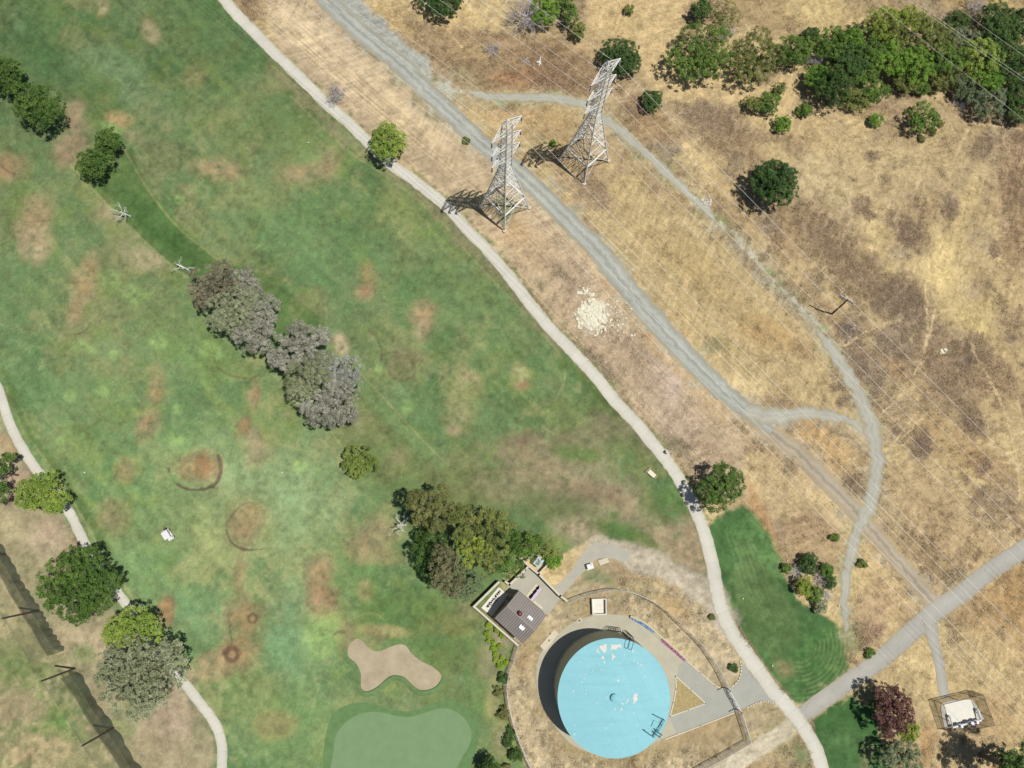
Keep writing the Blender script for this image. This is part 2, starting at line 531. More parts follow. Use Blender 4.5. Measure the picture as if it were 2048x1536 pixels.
    LINE([(720, 85), (760, 125), (800, 165), (840, 205), (880, 235)], 7, (150, 140, 100), 0.7, 0.6, 1.5)
    LINE([(1170, 490), (1220, 560), (1290, 650), (1380, 745), (1470, 830)], 1.2, (170, 145, 108), 0.7, 0.5, 0.3)
    LINE([(1150, 480), (1205, 560), (1275, 650), (1365, 750), (1460, 840)], 9, (205, 170, 115), 0.5, 0.7, 0.9)
    meadow = [(1160, 420), (1280, 380), (1410, 440), (1520, 560), (1640, 680), (1710, 790), (1660, 815), (1500, 790), (1400, 700), (1290, 570), (1210, 490)]
    POLY(meadow, (196, 172, 118), 0.85, 8, 1.2)
    E(1330, 500, 90, 40, 35, (198, 172, 116), 0.9); E(1420, 560, 90, 40, 40, (190, 164, 108), 0.9); E(1540, 670, 60, 30, 20, (192, 158, 98), 0.9)
    E(1440, 690, 40, 22, 30, (190, 164, 108), 0.7); E(1430, 690, 20, 16, 0, (128, 132, 92), 0.8); E(1560, 740, 90, 30, 10, (192, 168, 118), 0.8)
    E(1480, 770, 60, 26, 20, (219, 194, 134), 0.9); E(1360, 640, 30, 40, -30, (214, 184, 120), 0.8); E(1610, 700, 30, 22, 0, (170, 142, 98), 0.8)
    E(1160, 330, 70, 55, 10, (172, 146, 106), 0.8); E(1110, 255, 60, 36, 0, (172, 144, 98), 0.8); E(1190, 390, 50, 26, 40, (160, 136, 108), 0.8)
    E(1060, 235, 70, 26, 0, (207, 174, 112), 0.8); E(1000, 240, 36, 26, 0, (214, 180, 118), 0.8); E(1075, 290, 26, 30, 0, (166, 150, 106), 0.7)
    E(960, 240, 30, 20, 30, (206, 176, 116), 0.8); E(1012, 218, 20, 9, 0, (150, 122, 88), 0.8)
    # brushy strip above the upper trail
    scrub = [(770, 30), (860, 50), (1000, 60), (1150, 90), (1210, 150), (1190, 200), (1080, 185), (950, 175), (880, 140), (820, 100)]
    POLY(scrub, (166, 138, 100), 0.9, 10, 1.6)
    E(850, 70, 80, 34, 25, (170, 146, 106), 0.8); E(1080, 120, 90, 36, 5, (156, 126, 90), 0.85); E(1030, 160, 60, 20, 0, (170, 126, 84), 0.8)
    E(1120, 165, 50, 22, 0, (150, 120, 90), 0.8); E(930, 150, 60, 18, 25, (172, 160, 112), 0.7); E(880, 165, 50, 12, 40, (158, 158, 116), 0.6)
    E(960, 100, 60, 24, 10, (205, 178, 118), 0.5); E(900, 30, 60, 30, 30, (206, 176, 112), 0.6); E(780, 40, 60, 24, 40, (200, 172, 112), 0.8)
    LINE([(860, 45), (895, 58), (905, 72), (925, 95)], 1.6, (214, 188, 130), 0.8); LINE([(905, 50), (940, 55), (990, 60)], 1.6, (212, 184, 126), 0.6)
    sandy = [(1150, -40), (1400, -40), (1370, 60), (1340, 140), (1400, 170), (1530, 170), (1640, 140), (1620, 200), (1560, 270), (1480, 210), (1330, 200), (1290, 150), (1250, 80), (1180, 60)]
    POLY(sandy, (214, 186, 128), 0.9, 10, 1.5)
    E(1240, 40, 70, 40, 0, (206, 178, 118), 0.6); E(1300, 90, 30, 60, 0, (216, 188, 130), 0.8)
    E(1460, 20, 120, 40, 0, (172, 146, 102), 0.8); E(1640, 20, 90, 40, 0, (210, 184, 118), 0.8); E(1760, 10, 70, 26, 0, (182, 156, 110), 0.8); E(1980, 5, 90, 20, 0, (196, 166, 96), 0.8)
    E(1560, 50, 60, 40, 10, (166, 140, 98), 0.8); E(1250, 100, 120, 30, 5, (196, 166, 112), 0.5)
    E(1440, 250, 80, 48, 20, (156, 132, 102), 0.9); E(1400, 225, 60, 22, 10, (150, 128, 104), 0.7); E(1480, 300, 50, 30, 40, (162, 136, 100), 0.8)
    E(1300, 250, 60, 34, 45, (166, 134, 92), 0.8); E(1270, 215, 30, 20, 45, (140, 112, 88), 0.6); E(1360, 330, 60, 20, 45, (168, 148, 108), 0.7)
    E(1720, 215, 120, 22, 8, (160, 134, 100), 0.85); E(1890, 230, 60, 24, 0, (176, 152, 110), 0.7)
    E(1640, 270, 90, 40, 20, (190, 162, 112), 0.7); E(1440, 350, 60, 34, 45, (206, 180, 124), 0.8); E(1640, 360, 90, 50, 30, (206, 184, 132), 0.9)
    E(1800, 330, 140, 70, 10, (202, 178, 124), 0.9); E(1960, 330, 60, 90, 0, (186, 164, 118), 0.8); E(2030, 420, 40, 160, 0, (160, 130, 96), 0.85)
    E(1650, 480, 110, 56, 38, (152, 128, 100), 0.95); E(1560, 450, 60, 36, 40, (168, 140, 100), 0.8); E(1720, 560, 90, 50, 40, (150, 126, 96), 0.95)
    E(1800, 590, 48, 44, 20, (140, 118, 94), 0.9); E(1840, 630, 36, 40, 20, (146, 124, 98), 0.9); E(1910, 425, 34, 28, 0, (150, 128, 98), 0.9)
    E(1800, 440, 30, 20, 10, (158, 136, 106), 0.8); E(1840, 415, 30, 16, 10, (160, 132, 98), 0.7); E(1960, 560, 36, 26, 30, (166, 142, 98), 0.8)
    E(1890, 540, 44, 100, -15, (222, 196, 128), 0.95); E(1960, 640, 50, 60, -20, (206, 182, 116), 0.85); E(1930, 420, 20, 80, 20, (216, 190, 122), 0.7)
    E(1890, 740, 80, 90, -40, (150, 126, 98), 0.9); E(1760, 720, 70, 50, 30, (164, 140, 106), 0.85); E(1700, 660, 26, 18, 0, (130, 112, 92), 0.85)
    E(1925, 825, 60, 34, 40, (138, 116, 90), 0.8); E(1990, 760, 60, 60, 40, (156, 130, 96), 0.8); E(1790, 735, 30, 16, 50, (186, 150, 96), 0.6)
    E(1900, 890, 110, 40, 35, (188, 156, 102), 0.95); E(1980, 930, 70, 30, 40, (170, 140, 98), 0.8); E(1850, 980, 120, 50, 20, (180, 154, 112), 0.8)
    E(1990, 1010, 60, 50, 20, (150, 128, 102), 0.8); E(1900, 1060, 100, 40, 20, (190, 162, 116), 0.8)
    E(2000, 1250, 70, 110, -25, (186, 152, 98), 0.95); E(2040, 1180, 30, 60, 0, (176, 140, 84), 0.8)
    E(1640, 900, 70, 44, 45, (208, 168, 104), 0.9); E(1620, 950, 80, 50, 45, (216, 188, 132), 0.9); E(1560, 1000, 70, 40, 45, (206, 180, 130), 0.8)
    E(1530, 1055, 16, 70, -20, (194, 146, 88), 0.85); E(1590, 1060, 30, 26, 0, (160, 128, 96), 0.7); E(1620, 1080, 60, 40, 30, (186, 156, 112), 0.8)
    E(1640, 1050, 60, 16, 45, (150, 120, 92), 0.5); E(1750, 1130, 50, 60, 30, (204, 176, 118), 0.85); E(1740, 1240, 40, 60, 10, (176, 146, 112), 0.85)
    E(1730, 1270, 24, 26, 0, (140, 110, 96), 0.7); E(1790, 1200, 50, 40, 30, (196, 166, 118), 0.8)
    E(1800, 1370, 90, 70, -30, (204, 180, 124), 0.9); E(1960, 1330, 80, 70, 10, (206, 182, 126), 0.9); E(1880, 1470, 70, 50, 0, (192, 166, 118), 0.8); E(1990, 1440, 50, 60, 0, (190, 158, 108), 0.8)
    E(1850, 1500, 16, 50, 10, (184, 142, 84), 0.7); E(1690, 1350, 20, 60, 10, (170, 140, 112), 0.7)
    rp = np.random.RandomState(17)
    for k in range(46):                                                        # round patches of dead thistle
        uu, vv_ = 1330 + 720 * rp.rand(), 280 + 820 * rp.rand()
        if uu < 1480 and vv_ > 420 or uu < 1640 and vv_ > 640 and vv_ < 900: continue
        r = 9 + 26 * rp.rand() ** 2
        E(uu, vv_, r * (1 + .5 * rp.rand()), r, 180 * rp.rand(), ((142, 120, 98), (150, 130, 106), (134, 112, 90))[k % 3], .75, .45, .5)
    # game and foot paths beaten through the dry grass
    for pts in ([(1870, 620), (1850, 700), (1810, 780), (1760, 830)], [(1850, 560), (1855, 660), (1840, 740)], [(1945, 700), (2000, 800), (2030, 900), (2040, 990)],
                [(1900, 340), (1930, 270), (1950, 240)], [(1945, 245), (1990, 252), (2048, 258)], [(1700, 350), (1660, 330), (1610, 320)],
                [(1880, 590), (1920, 650), (1950, 700)], [(1770, 905), (1800, 870), (1830, 830)], [(1270, 150), (1285, 110), (1270, 60)], [(1690, 690), (1740, 660), (1800, 640)],
                [(1730, 940), (1800, 880), (1870, 810)]):
        LINE(pts, 1.8, (216, 190, 136), 0.75, 0.5, 0.8)
    # ---- 3 the golf course
    golf = [(-700, -700), (380, -700), (420, -70), (448, 8)] + [(u - 8, v + 4) for u, v in CART[2:29]] + [(1330, 1130), (1190, 1070), (1100, 1120), (1040, 1110), (960, 1215), (1030, 1290),
            (1008, 1375), (1012, 1420), (1040, 1500), (1070, 1600), (1100, 2600), (-900, 2600)]
    gi = near(-3e4, 3e4, -3e4, 3e4)
    gm = np.zeros(N); gm[gi] = 1 - ss(-5, 5, sdist(golf, gi) + 0.8 * wob)
    put(gm, (114, 142, 92))
    blot = fbm(5.5, 5, 51); blot2 = fbm(4.2, 4, 52); mott = fbm(1.5, 3, 53)
    put(gm * ss(0.0, 0.7, n_big + 0.5 * n_sml) * 0.85, (88, 127, 78))
    put(gm * ss(0.1, 0.7, n_mid + 0.4 * n_fine) * 0.7, (126, 150, 94))
    put(gm * ss(0.15, 0.8, n_m2 + 0.3 * streak) * 0.65, (92, 130, 86))
    put(gm * ss(0.25, 0.8, -n_b2 + 0.5 * n_mid + 0.35 * streak2) * 0.5, (144, 152, 98))
    put(gm * ss(0.25, 0.8, fbm(16, 5, 21) + 0.4 * n_fine) * 0.5, (150, 146, 104))
    put(gm * ss(0.1, 0.8, blot) * 0.55, (82, 124, 74)); put(gm * ss(0.1, 0.8, -blot + .3 * mott) * 0.5, (134, 152, 98)); put(gm * ss(0.25, 0.8, blot2 + .4 * streak) * 0.5, (116, 140, 66))
    put(gm * ss(0.25, 0.9, -blot2 + .5 * n_mid) * 0.55, (116, 148, 102)); put(gm * ss(0.35, 0.9, fbm(9, 5, 54) + .3 * mott) * 0.5, (160, 154, 108)); put(gm * ss(0.0, 0.7, mott) * ss(-.2, .5, n_mid) * 0.42, (78, 116, 72)); put(gm * ss(0.1, 0.7, -mott) * ss(-.2, .5, -n_big) * 0.36, (148, 166, 120))
    put(gm * ss(0.6, 0.9, speck) * 0.2, (156, 170, 124)); put(gm * ss(0.6, 0.9, vn(0.5, 0.5, 91)) * 0.2, (72, 106, 62))
    put(gm * ss(0.2, 0.7, streak) * 0.16, (140, 160, 104))
    put(gm * ss(0.2, 0.7, -streak) * 0.14, (74, 112, 68))
    put(gm * ss(0.1, 0.6, n_fine) * 0.10, (78, 112, 66))
    put(gm * ss(0.1, 0.6, -n_fine) * 0.12, (140, 160, 112))
    # broad darker and paler sweeps
    for a in ((60, 110, 110, 60, 40, (84, 130, 76), .7), (250, 150, 110, 34, 45, (128, 160, 116), .8), (180, 110, 50, 40, 40, (124, 158, 110), .6), (110, 40, 70, 50, 40, (108, 146, 84), .6),
              (420, 60, 110, 60, 40, (98, 136, 82), .7), (560, 250, 70, 60, 40, (84, 122, 70), .6), (430, 220, 90, 60, 30, (118, 150, 92), .5), (600, 300, 70, 40, 30, (126, 146, 88), .5),
              (320, 230, 50, 60, 40, (96, 140, 94), .5), (520, 420, 110, 70, 30, (104, 146, 92), .6), (700, 470, 120, 60, 35, (98, 138, 82), .6), (800, 430, 80, 40, 20, (118, 146, 78), .6),
              (880, 600, 90, 80, 30, (96, 138, 84), .6), (620, 540, 70, 50, 20, (100, 146, 92), .6), (980, 640, 60, 90, 40, (108, 142, 88), .5), (1090, 720, 60, 90, -20, (100, 134, 84), .5),
              (40, 560, 70, 60, 0, (98, 140, 92), .5), (110, 760, 120, 80, 20, (96, 134, 84), .5), (330, 640, 90, 60, 20, (104, 140, 86), .5), (420, 720, 90, 50, 30, (110, 148, 82), .6),
              (240, 880, 120, 60, 10, (96, 136, 84), .5), (350, 900, 60, 50, 20, (120, 156, 104), .6), (520, 950, 120, 80, 0, (130, 160, 116), .7), (640, 1000, 90, 70, 20, (128, 164, 118), .6),
              (420, 1060, 70, 60, 20, (144, 160, 104), .6), (560, 1090, 90, 60, 0, (132, 156, 110), .5), (300, 1180, 100, 60, 40, (108, 146, 96), .6), (400, 1230, 60, 40, 20, (98, 144, 104), .6),
              (580, 1280, 60, 90, 0, (100, 144, 106), .8), (560, 1440, 90, 90, 0, (90, 130, 78), .7), (500, 1400, 60, 60, 0, (126, 142, 84), .5), (700, 1140, 70, 60, 10, (100, 142, 80), .6),
              (800, 1230, 70, 50, -30, (78, 120, 62), .8), (860, 1210, 60, 40, 0, (112, 138, 74), .6), (900, 1300, 70, 60, 0, (90, 128, 66), .6), (950, 1400, 60, 60, 0, (98, 134, 72), .6),
              (680, 780, 90, 40, 40, (104, 148, 86), .5), (990, 830, 90, 60, 20, (96, 134, 84), .6), (850, 840, 70, 40, 40, (92, 136, 86), .6), (1190, 790, 40, 50, -30, (82, 120, 64), .8), (1130, 830, 60, 30, 0, (96, 132, 70), .6)):
        E(a[0], a[1], a[2], a[3], a[4], a[5], a[6], 0.9, 0.5)
    # browned-off patches
    tan = (180, 152, 108)
    for a in ((440, 340, 58, 22, 8, (182, 156, 108), .9), (605, 345, 52, 20, -6, (172, 148, 102), .75), (15, 335, 42, 32, 0, (170, 138, 94), .95), (72, 430, 34, 50, 12, (174, 148, 104), .9), (70, 485, 34, 40, 8, (180, 158, 116), .9),
              (172, 560, 24, 52, 12, (180, 154, 100), .95), (150, 625, 22, 34, 10, (178, 148, 106), .95), (285, 520, 50, 26, 15, (178, 160, 118), .85), (215, 420, 28, 28, 0, (172, 152, 108), .7), (150, 230, 26, 34, 10, (160, 136, 104), .9),
              (135, 300, 36, 40, 40, (164, 138, 104), .9), (125, 320, 16, 22, 30, (146, 118, 92), .7), (235, 238, 28, 14, 10, (180, 146, 96), .9), (300, 60, 16, 30, -20, (170, 146, 108), .7), (205, 15, 14, 24, 10, (172, 146, 108), .7),
              (390, 150, 24, 24, 20, (164, 148, 100), .6), (270, 275, 18, 12, 30, (168, 152, 110), .6), (505, 400, 60, 26, 10, (140, 144, 94), .4), (660, 330, 20, 30, 20, (166, 142, 100), .6),
              (312, 775, 18, 36, 8, (172, 150, 96), .9), (296, 845, 26, 36, 12, (178, 150, 106), .95), (508, 790, 14, 34, 4, (176, 148, 102), .9), (490, 848, 16, 26, 20, (160, 124, 82), .85), (515, 890, 36, 40, 10, (178, 156, 112), .75),
              (395, 932, 42, 28, 0, (180, 148, 96), .95), (405, 930, 18, 20, 0, (168, 128, 82), .8), (495, 1045, 34, 42, 10, (176, 146, 98), .9), (512, 1020, 16, 12, 0, (170, 160, 100), .7), (250, 938, 24, 28, 0, (166, 148, 98), .85), (225, 1035, 34, 34, 0, (166, 152, 100), .7),
              (735, 550, 20, 30, -5, (164, 140, 84), .85), (728, 585, 18, 16, 0, (186, 150, 104), .9), (842, 628, 24, 24, 0, (182, 152, 108), .95), (845, 660, 16, 22, 0, (178, 154, 112), .8), (1045, 745, 18, 22, 0, (172, 172, 116), .95), (1043, 770, 18, 12, 0, (166, 132, 92), .8),
              (925, 775, 34, 40, 0, (158, 160, 106), .85), (915, 835, 30, 34, 10, (160, 158, 108), .85), (940, 755, 20, 12, 0, (180, 156, 108), .7), (910, 860, 16, 10, 0, (182, 160, 116), .8), (800, 738, 26, 24, 0, (142, 138, 94), .7), (815, 712, 30, 16, 0, (148, 132, 88), .6),
              (640, 1140, 30, 34, 0, (184, 154, 106), .95), (645, 1200, 28, 44, 4, (178, 146, 102), .98), (725, 1095, 36, 28, 20, (178, 152, 106), .85), (770, 1110, 40, 20, 10, (180, 164, 106), .7), (765, 1060, 40, 44, 0, (176, 158, 110), .8), (730, 1178, 14, 20, 0, (172, 152, 100), .7),
              (470, 1300, 46, 34, -20, (182, 144, 94), .95), (420, 1325, 44, 26, -20, (184, 158, 112), .9), (490, 1235, 40, 40, 0, (176, 144, 94), .8), (332, 1222, 16, 26, 0, (186, 140, 92), .85), (400, 1350, 50, 18, 0, (190, 162, 116), .8), (480, 1150, 12, 46, 5, (166, 146, 96), .7),
              (770, 1262, 44, 12, 5, (180, 166, 106), .8), (745, 1280, 20, 20, 0, (166, 140, 96), .6), (690, 1270, 18, 30, 0, (168, 140, 102), .6), (682, 690, 12, 20, -20, (206, 182, 142), .95), (590, 615, 18, 22, 0, (178, 160, 120), .85), (620, 600, 40, 34, 0, (140, 142, 96), .5),
              (722, 842, 34, 30, 20, (170, 154, 116), .8), (790, 925, 24, 40, 25, (186, 164, 122), .85), (760, 870, 30, 30, 0, (150, 144, 98), .6), (700, 830, 20, 20, 0, (186, 158, 126), .8), (545, 1450, 40, 24, 0, (168, 150, 92), .6), (1000, 1265, 30, 16, 20, (170, 146, 106), .7), (975, 1330, 22, 40, 0, (164, 146, 108), .6),
              (985, 1400, 14, 40, 10, (184, 168, 112), .6), (1000, 1480, 16, 40, 0, (176, 156, 112), .6), (900, 1250, 50, 22, 0, (150, 146, 84), .5), (940, 1210, 30, 24, 0, (160, 142, 98), .6), (845, 1025, 20, 20, 0, (150, 136, 100), .5)):
        E(*a[:7])
    # rough and bare ground round the pump house
    E(1060, 905, 80, 46, 10, (158, 142, 104), .9); E(1100, 960, 110, 50, 20, (160, 142, 106), .9); E(1180, 880, 60, 40, 0, (142, 138, 96), .8); E(1250, 1000, 90, 50, 20, (164, 146, 110), .9)
    E(1020, 985, 90, 40, 20, (146, 138, 98), .8); E(900, 950, 90, 40, 10, (132, 136, 90), .7); E(1230, 850, 50, 30, 30, (140, 128, 94), .8); E(1130, 880, 40, 24, 0, (136, 110, 84), .5); E(1340, 1090, 60, 60, 20, (178, 154, 118), .9); E(1390, 1100, 40, 80, -15, (176, 152, 116), .9)
    E(1150, 1055, 52, 30, 10, (188, 164, 130), .9); E(1300, 930, 40, 30, 30, (138, 138, 92), .8); E(1180, 940, 80, 40, 10, (166, 150, 112), .7); E(1200, 985, 60, 24, 10, (150, 126, 96), .6); E(1050, 880, 40, 20, 0, (144, 116, 88), .6)
    E(1140, 905, 40, 20, 10, (92, 128, 70), .85); E(1180, 912, 26, 16, 0, (90, 128, 66), .8); E(1330, 1000, 52, 46, 20, (84, 126, 66), .85); E(1255, 910, 40, 20, 45, (100, 132, 78), .6); E(1240, 1062, 60, 14, 15, (86, 124, 62), .9); E(1300, 1085, 26, 10, 30, (92, 124, 64), .8)
    E(1000, 1035, 70, 34, 10, (92, 126, 80), .8); E(1060, 1010, 40, 30, 0, (98, 128, 84), .7); E(890, 1030, 90, 60, 0, (104, 122, 74), .6); E(960, 1180, 60, 40, 0, (92, 126, 76), .7); E(1230, 1030, 12, 8, 0, (80, 120, 62), .7)
    E(1125, 1020, 60, 40, 0, (110, 122, 78), .5)
    # bright young turf spots
    for a in ((815, 815, 15, 20), (158, 688, 22, 17), (180, 700, 18, 12), (226, 710, 12, 14), (315, 685, 18, 14), (215, 560, 24, 20), (355, 820, 14, 14), (352, 878, 20, 14), (120, 883, 12, 12), (600, 930, 18, 14), (756, 740, 8, 16), (140, 790, 14, 14),
              (205, 785, 16, 14), (420, 700, 26, 14), (215, 252, 26, 10), (270, 590, 30, 20), (640, 1270, 40, 50), (360, 400, 10, 10)):
        E(a[0], a[1], a[2], a[3], 20, (140, 178, 104), .7, 0.5, 0.4)
    # mown band between the two fairways and the lines of the mower
    band = [(150, 345), (215, 330), (262, 300), (300, 380), (360, 455), (440, 522), (560, 560), (640, 640), (600, 720), (520, 690), (430, 610), (375, 555), (330, 520), (240, 430)]
    POLY(band, (84, 122, 64), 0.75, 5, 0.7); E(300, 440, 90, 26, 45, (70, 114, 56), .75); E(370, 510, 60, 22, 35, (68, 112, 54), .7)
    band2 = [(716, 742), (790, 820), (895, 932), (960, 940), (1040, 900), (930, 960), (800, 1010), (690, 900), (660, 840)]
    POLY(band2, (108, 128, 78), 0.6, 6, 1.0); E(760, 960, 60, 40, 20, (92, 122, 70), .6)
    LINE([(140, 330), (235, 430), (330, 520), (375, 555)], 2.2, (150, 160, 108), .7)
    LINE([(250, 300), (262, 322), (300, 385), (360, 458), (450, 530)], 1.8, (158, 160, 106), .55)
    LINE([(716, 742), (790, 820), (850, 885), (897, 932)], 1.5, (162, 162, 110), .6); LINE([(700, 745), (780, 830), (880, 930)], 12, (112, 152, 100), .35, 0.8)
    LINE([(660, 860), (690, 905), (710, 950)], 1.6, (150, 160, 104), .6); LINE([(520, 490), (470, 530)], 1.2, (160, 166, 110), .4)
    for pts in ([(580, 190), (640, 250), (700, 305), (760, 345), (830, 395), (880, 440), (930, 500), (985, 560), (1024, 600), (1100, 685), (1128, 725), (1128, 765), (1110, 800)],
                [(0, 735), (20, 790), (42, 850), (80, 905), (112, 948), (160, 1026), (200, 1098), (240, 1160), (300, 1240), (370, 1320), (410, 1370)]):
        LINE(pts, 1.8, (158, 158, 108), .55, .5, .6)
    LINE([(560, 150), (640, 225), (720, 298), (800, 355), (870, 410), (925, 475), (990, 545), (1060, 625), (1140, 715), (1200, 785), (1290, 890)], 9, (150, 134, 96), .55, 0.8, 1.0)
    LINE([(1130, 720), (1190, 780), (1240, 830)], 12, (86, 118, 62), .7, 0.8, 0.8)
    LINE([(8, 745), (50, 850), (90, 905), (125, 950), (175, 1030), (215, 1100)], 7, (92, 120, 66), .8, 0.7, 0.6)
    LINE([(960, 930), (1010, 880), (1050, 830), (1110, 800)], 2.0, (140, 146, 96), .5)
    LINE([(770, 1240), (740, 1225), (690, 1245)], 1.4, (150, 160, 96), .5)
    # fairy rings and cracks
    for pts, w, st in (([(337, 938), (345, 960), (365, 975), (395, 981), (425, 973), (438, 955), (442, 935), (437, 912)], 2.6, .95), ([(453, 1060), (463, 1085), (485, 1098), (510, 1100), (530, 1097)], 1.9, .9),
                   ([(428, 715), (435, 735), (455, 748), (485, 757), (505, 756), (520, 748)], 1.7, .6), ([(740, 660), (752, 670), (760, 690), (763, 710), (760, 730), (755, 740)], 3.0, .55), ([(763, 710), (780, 705), (795, 706)], 2.4, .5),
                   ([(778, 745), (790, 757), (808, 760), (826, 752), (831, 735), (815, 712)], 2.6, .5), ([(905, 738), (885, 755), (875, 783)], 2.6, .55), ([(580, 592), (590, 578), (612, 570), (636, 580), (645, 602), (647, 640), (636, 655)], 2.4, .4),
                   ([(234, 925), (235, 940), (228, 958)], 1.8, .75), ([(182, 645), (168, 664), (150, 668)], 1.5, .7), ([(0, 330), (20, 345), (42, 350)], 1.3, .9), ([(665, 1274), (673, 1264), (688, 1264)], 2.4, .6), ([(450, 1050), (480, 1012), (505, 1006), (514, 1020)], 1.1, .5),
                   ([(962, 1240), (965, 1280)], 1.2, .4), ([(725, 795), (732, 815)], 1.4, .5), ([(456, 1230), (462, 1270), (464, 1290)], 1.2, .6), ([(60, 445), (100, 440)], 1.0, .6)):
        LINE(pts, w * .85, (112, 86, 64), st * .8, 0.6, 1.0)
    for cx, cy, r, w, st in ((464, 1308, 11.5, 5.5, .95), (505, 1237, 8, 2.8, .8)):
        LINE([(cx + r * math.cos(a), cy + r * 1.08 * math.sin(a)) for a in np.linspace(0, 6.2832, 17)], w, (104, 80, 62), st * .85, 0.6, 0.7)
    # ---- 4 left edge: bare dirt under the trees, practice range beyond the net
    dirt = [(-300, 560), (-20, 770), (20, 890), (60, 950), (110, 1000), (150, 1080), (240, 1230), (330, 1360), (400, 1430), (425, 1480), (425, 1700), (260, 1700), (200, 1490), (120, 1330), (20, 1130), (-200, 800)]
    POLY(dirt, (176, 160, 122), 0.85, 6, 1.0)
    E(30, 970, 40, 40, 0, (178, 152, 126), .9); E(90, 1080, 44, 40, 30, (190, 170, 138), .95); E(95, 1060, 26, 30, 0, (190, 164, 134), .7); E(30, 1060, 40, 30, 20, (196, 182, 134), .8); E(180, 1290, 60, 34, 30, (196, 176, 136), .85); E(340, 1400, 50, 60, 20, (186, 166, 134), .95)
    E(330, 1440, 60, 60, 20, (184, 162, 132), .9); E(280, 1500, 60, 50, 0, (170, 156, 116), .8); E(15, 890, 30, 12, 20, (180, 148, 104), .8); E(145, 1095, 18, 18, 20, (186, 156, 116), .7); E(220, 1180, 40, 50, 20, (120, 134, 84), .4); E(400, 1450, 14, 40, 10, (134, 140, 94), .6)
    E(240, 1440, 34, 50, 20, (108, 138, 84), .6); E(170, 1310, 24, 22, 30, (104, 140, 80), .7); E(80, 1200, 26, 50, 30, (132, 146, 96), .6); E(50, 1140, 26, 40, 30, (160, 158, 108), .6)
    rng_ = [(-600, 900), (10, 1120), (78, 1225), (150, 1340), (227, 1458), (300, 1580), (320, 2200), (-900, 2200)]
    POLY(rng_, (158, 152, 104), 0.9, 8, 1.0); ri = gi
    rm = np.zeros(N); rm[ri] = 1 - ss(-6, 6, sdist(rng_, ri))
    put(rm * ss(0.0, 0.6, n_mid + 0.5 * n_sml) * .8, (112, 134, 82)); put(rm * ss(0.1, 0.7, n_m2 + 0.6 * n_fine) * .7, (186, 166, 120)); put(rm * ss(0.3, 0.8, -n_m2 + 0.7 * n_fine) * .5, (202, 182, 132))
    E(30, 1330, 50, 50, 30, (86, 116, 68), .85); E(110, 1440, 46, 40, 0, (92, 128, 68), .85); E(40, 1420, 50, 40, 0, (168, 150, 112), .8); E(60, 1500, 80, 40, 0, (186, 164, 118), .8); E(60, 1280, 40, 30, 40, (156, 150, 100), .6); E(70, 1460, 10, 7, 0, (70, 100, 48), .9)
    # ---- 5 tee and turf right of the cart path
    tee = [(1420, 1062), (1450, 1030), (1486, 1008), (1515, 1030), (1548, 1075), (1566, 1120), (1572, 1160), (1592, 1200), (1640, 1225), (1672, 1250), (1690, 1285), (1699, 1335), (1640, 1385), (1600, 1405), (1572, 1390),
           (1540, 1352), (1505, 1300), (1472, 1255), (1452, 1215), (1440, 1150)]
    POLY(tee, (80, 121, 62), 1, 6, 1.5)
    POLY(tee, (66, 100, 54), .7, 6, 0.4, ss(-0.1, 0.6, n_mid + 0.6 * streak)); POLY(tee, (112, 146, 80), .5, 6, 0.4, ss(0.2, 0.8, n_m2 + .4 * n_fine))
    POLY([(1460, 1150), (1490, 1110), (1530, 1120), (1560, 1180), (1600, 1240), (1600, 1290), (1550, 1320), (1500, 1280), (1475, 1220)], (96, 122, 66), .75, 7, 0.6)
    E(1565, 1335, 26, 22, 10, (160, 142, 96), .8); E(1590, 1290, 50, 40, 20, (70, 108, 54), .6); E(1640, 1300, 50, 50, 0, (78, 126, 56), .7); E(1505, 1245, 20, 50, -30, (80, 112, 58), .6); E(1490, 1060, 30, 20, -20, (88, 138, 66), .7)
    for k in range(11):                                                        # the mower's turns
        r = 34 + k * 8.5
        LINE([(1598 + r * math.cos(a), 1290 + r * 1.05 * math.sin(a)) for a in np.linspace(-.35, 1.75, 9)], 1.3, (140, 158, 92), .34, 0.6, 1.5)
        LINE([(1598 + (r + 4) * math.cos(a), 1290 + (r + 4) * 1.05 * math.sin(a)) for a in np.linspace(-.35, 1.75, 9)], 1.6, (60, 98, 48), .3, 0.6, 1.4)
    for k in range(6):
        LINE([(1452 + k * 9, 1060 + k * 2), (1470 + k * 10, 1120), (1490 + k * 12, 1180 + k * 4), (1530 + k * 12, 1240 + k * 3)], 1.4, (120, 150, 88), .3, 0.7, 1.0)
    LINE([(1453, 1215), (1475, 1258), (1508, 1305), (1545, 1358), (1575, 1392)], 5, (164, 138, 106), .8, 0.7, 0.8)
    turf = [(1622, 1440), (1680, 1400), (1738, 1370), (1760, 1400), (1752, 1450), (1772, 1500), (1785, 1600), (1670, 1640), (1650, 1540), (1636, 1490)]
    POLY(turf, (68, 110, 54), 1, 4, 0.8); POLY(turf, (88, 128, 70), .5, 5, 0.6, ss(0.1, 0.6, n_mid)); E(1735, 1505, 14, 34, 10, (168, 150, 106), .6); E(1690, 1480, 40, 30, 0, (96, 134, 76), .6)
    E(1730, 1385, 20, 20, 0, (180, 158, 112), .7); E(1800, 1395, 40, 16, 10, (170, 146, 112), .6)
    # ---- 6 tank compound
    comp = [(1052, 1150), (1105, 1180), (1200, 1150), (1320, 1170), (1400, 1190), (1440, 1260), (1480, 1320), (1480, 1350), (1464, 1372), (1500, 1400), (1550, 1412), (1580, 1440), (1500, 1500), (1440, 1600), (1070, 1600),
            (1046, 1500), (1016, 1420), (1010, 1370), (1030, 1290), (975, 1225)]
    POLY(comp, (188, 170, 132), 1, 3, 0.5)
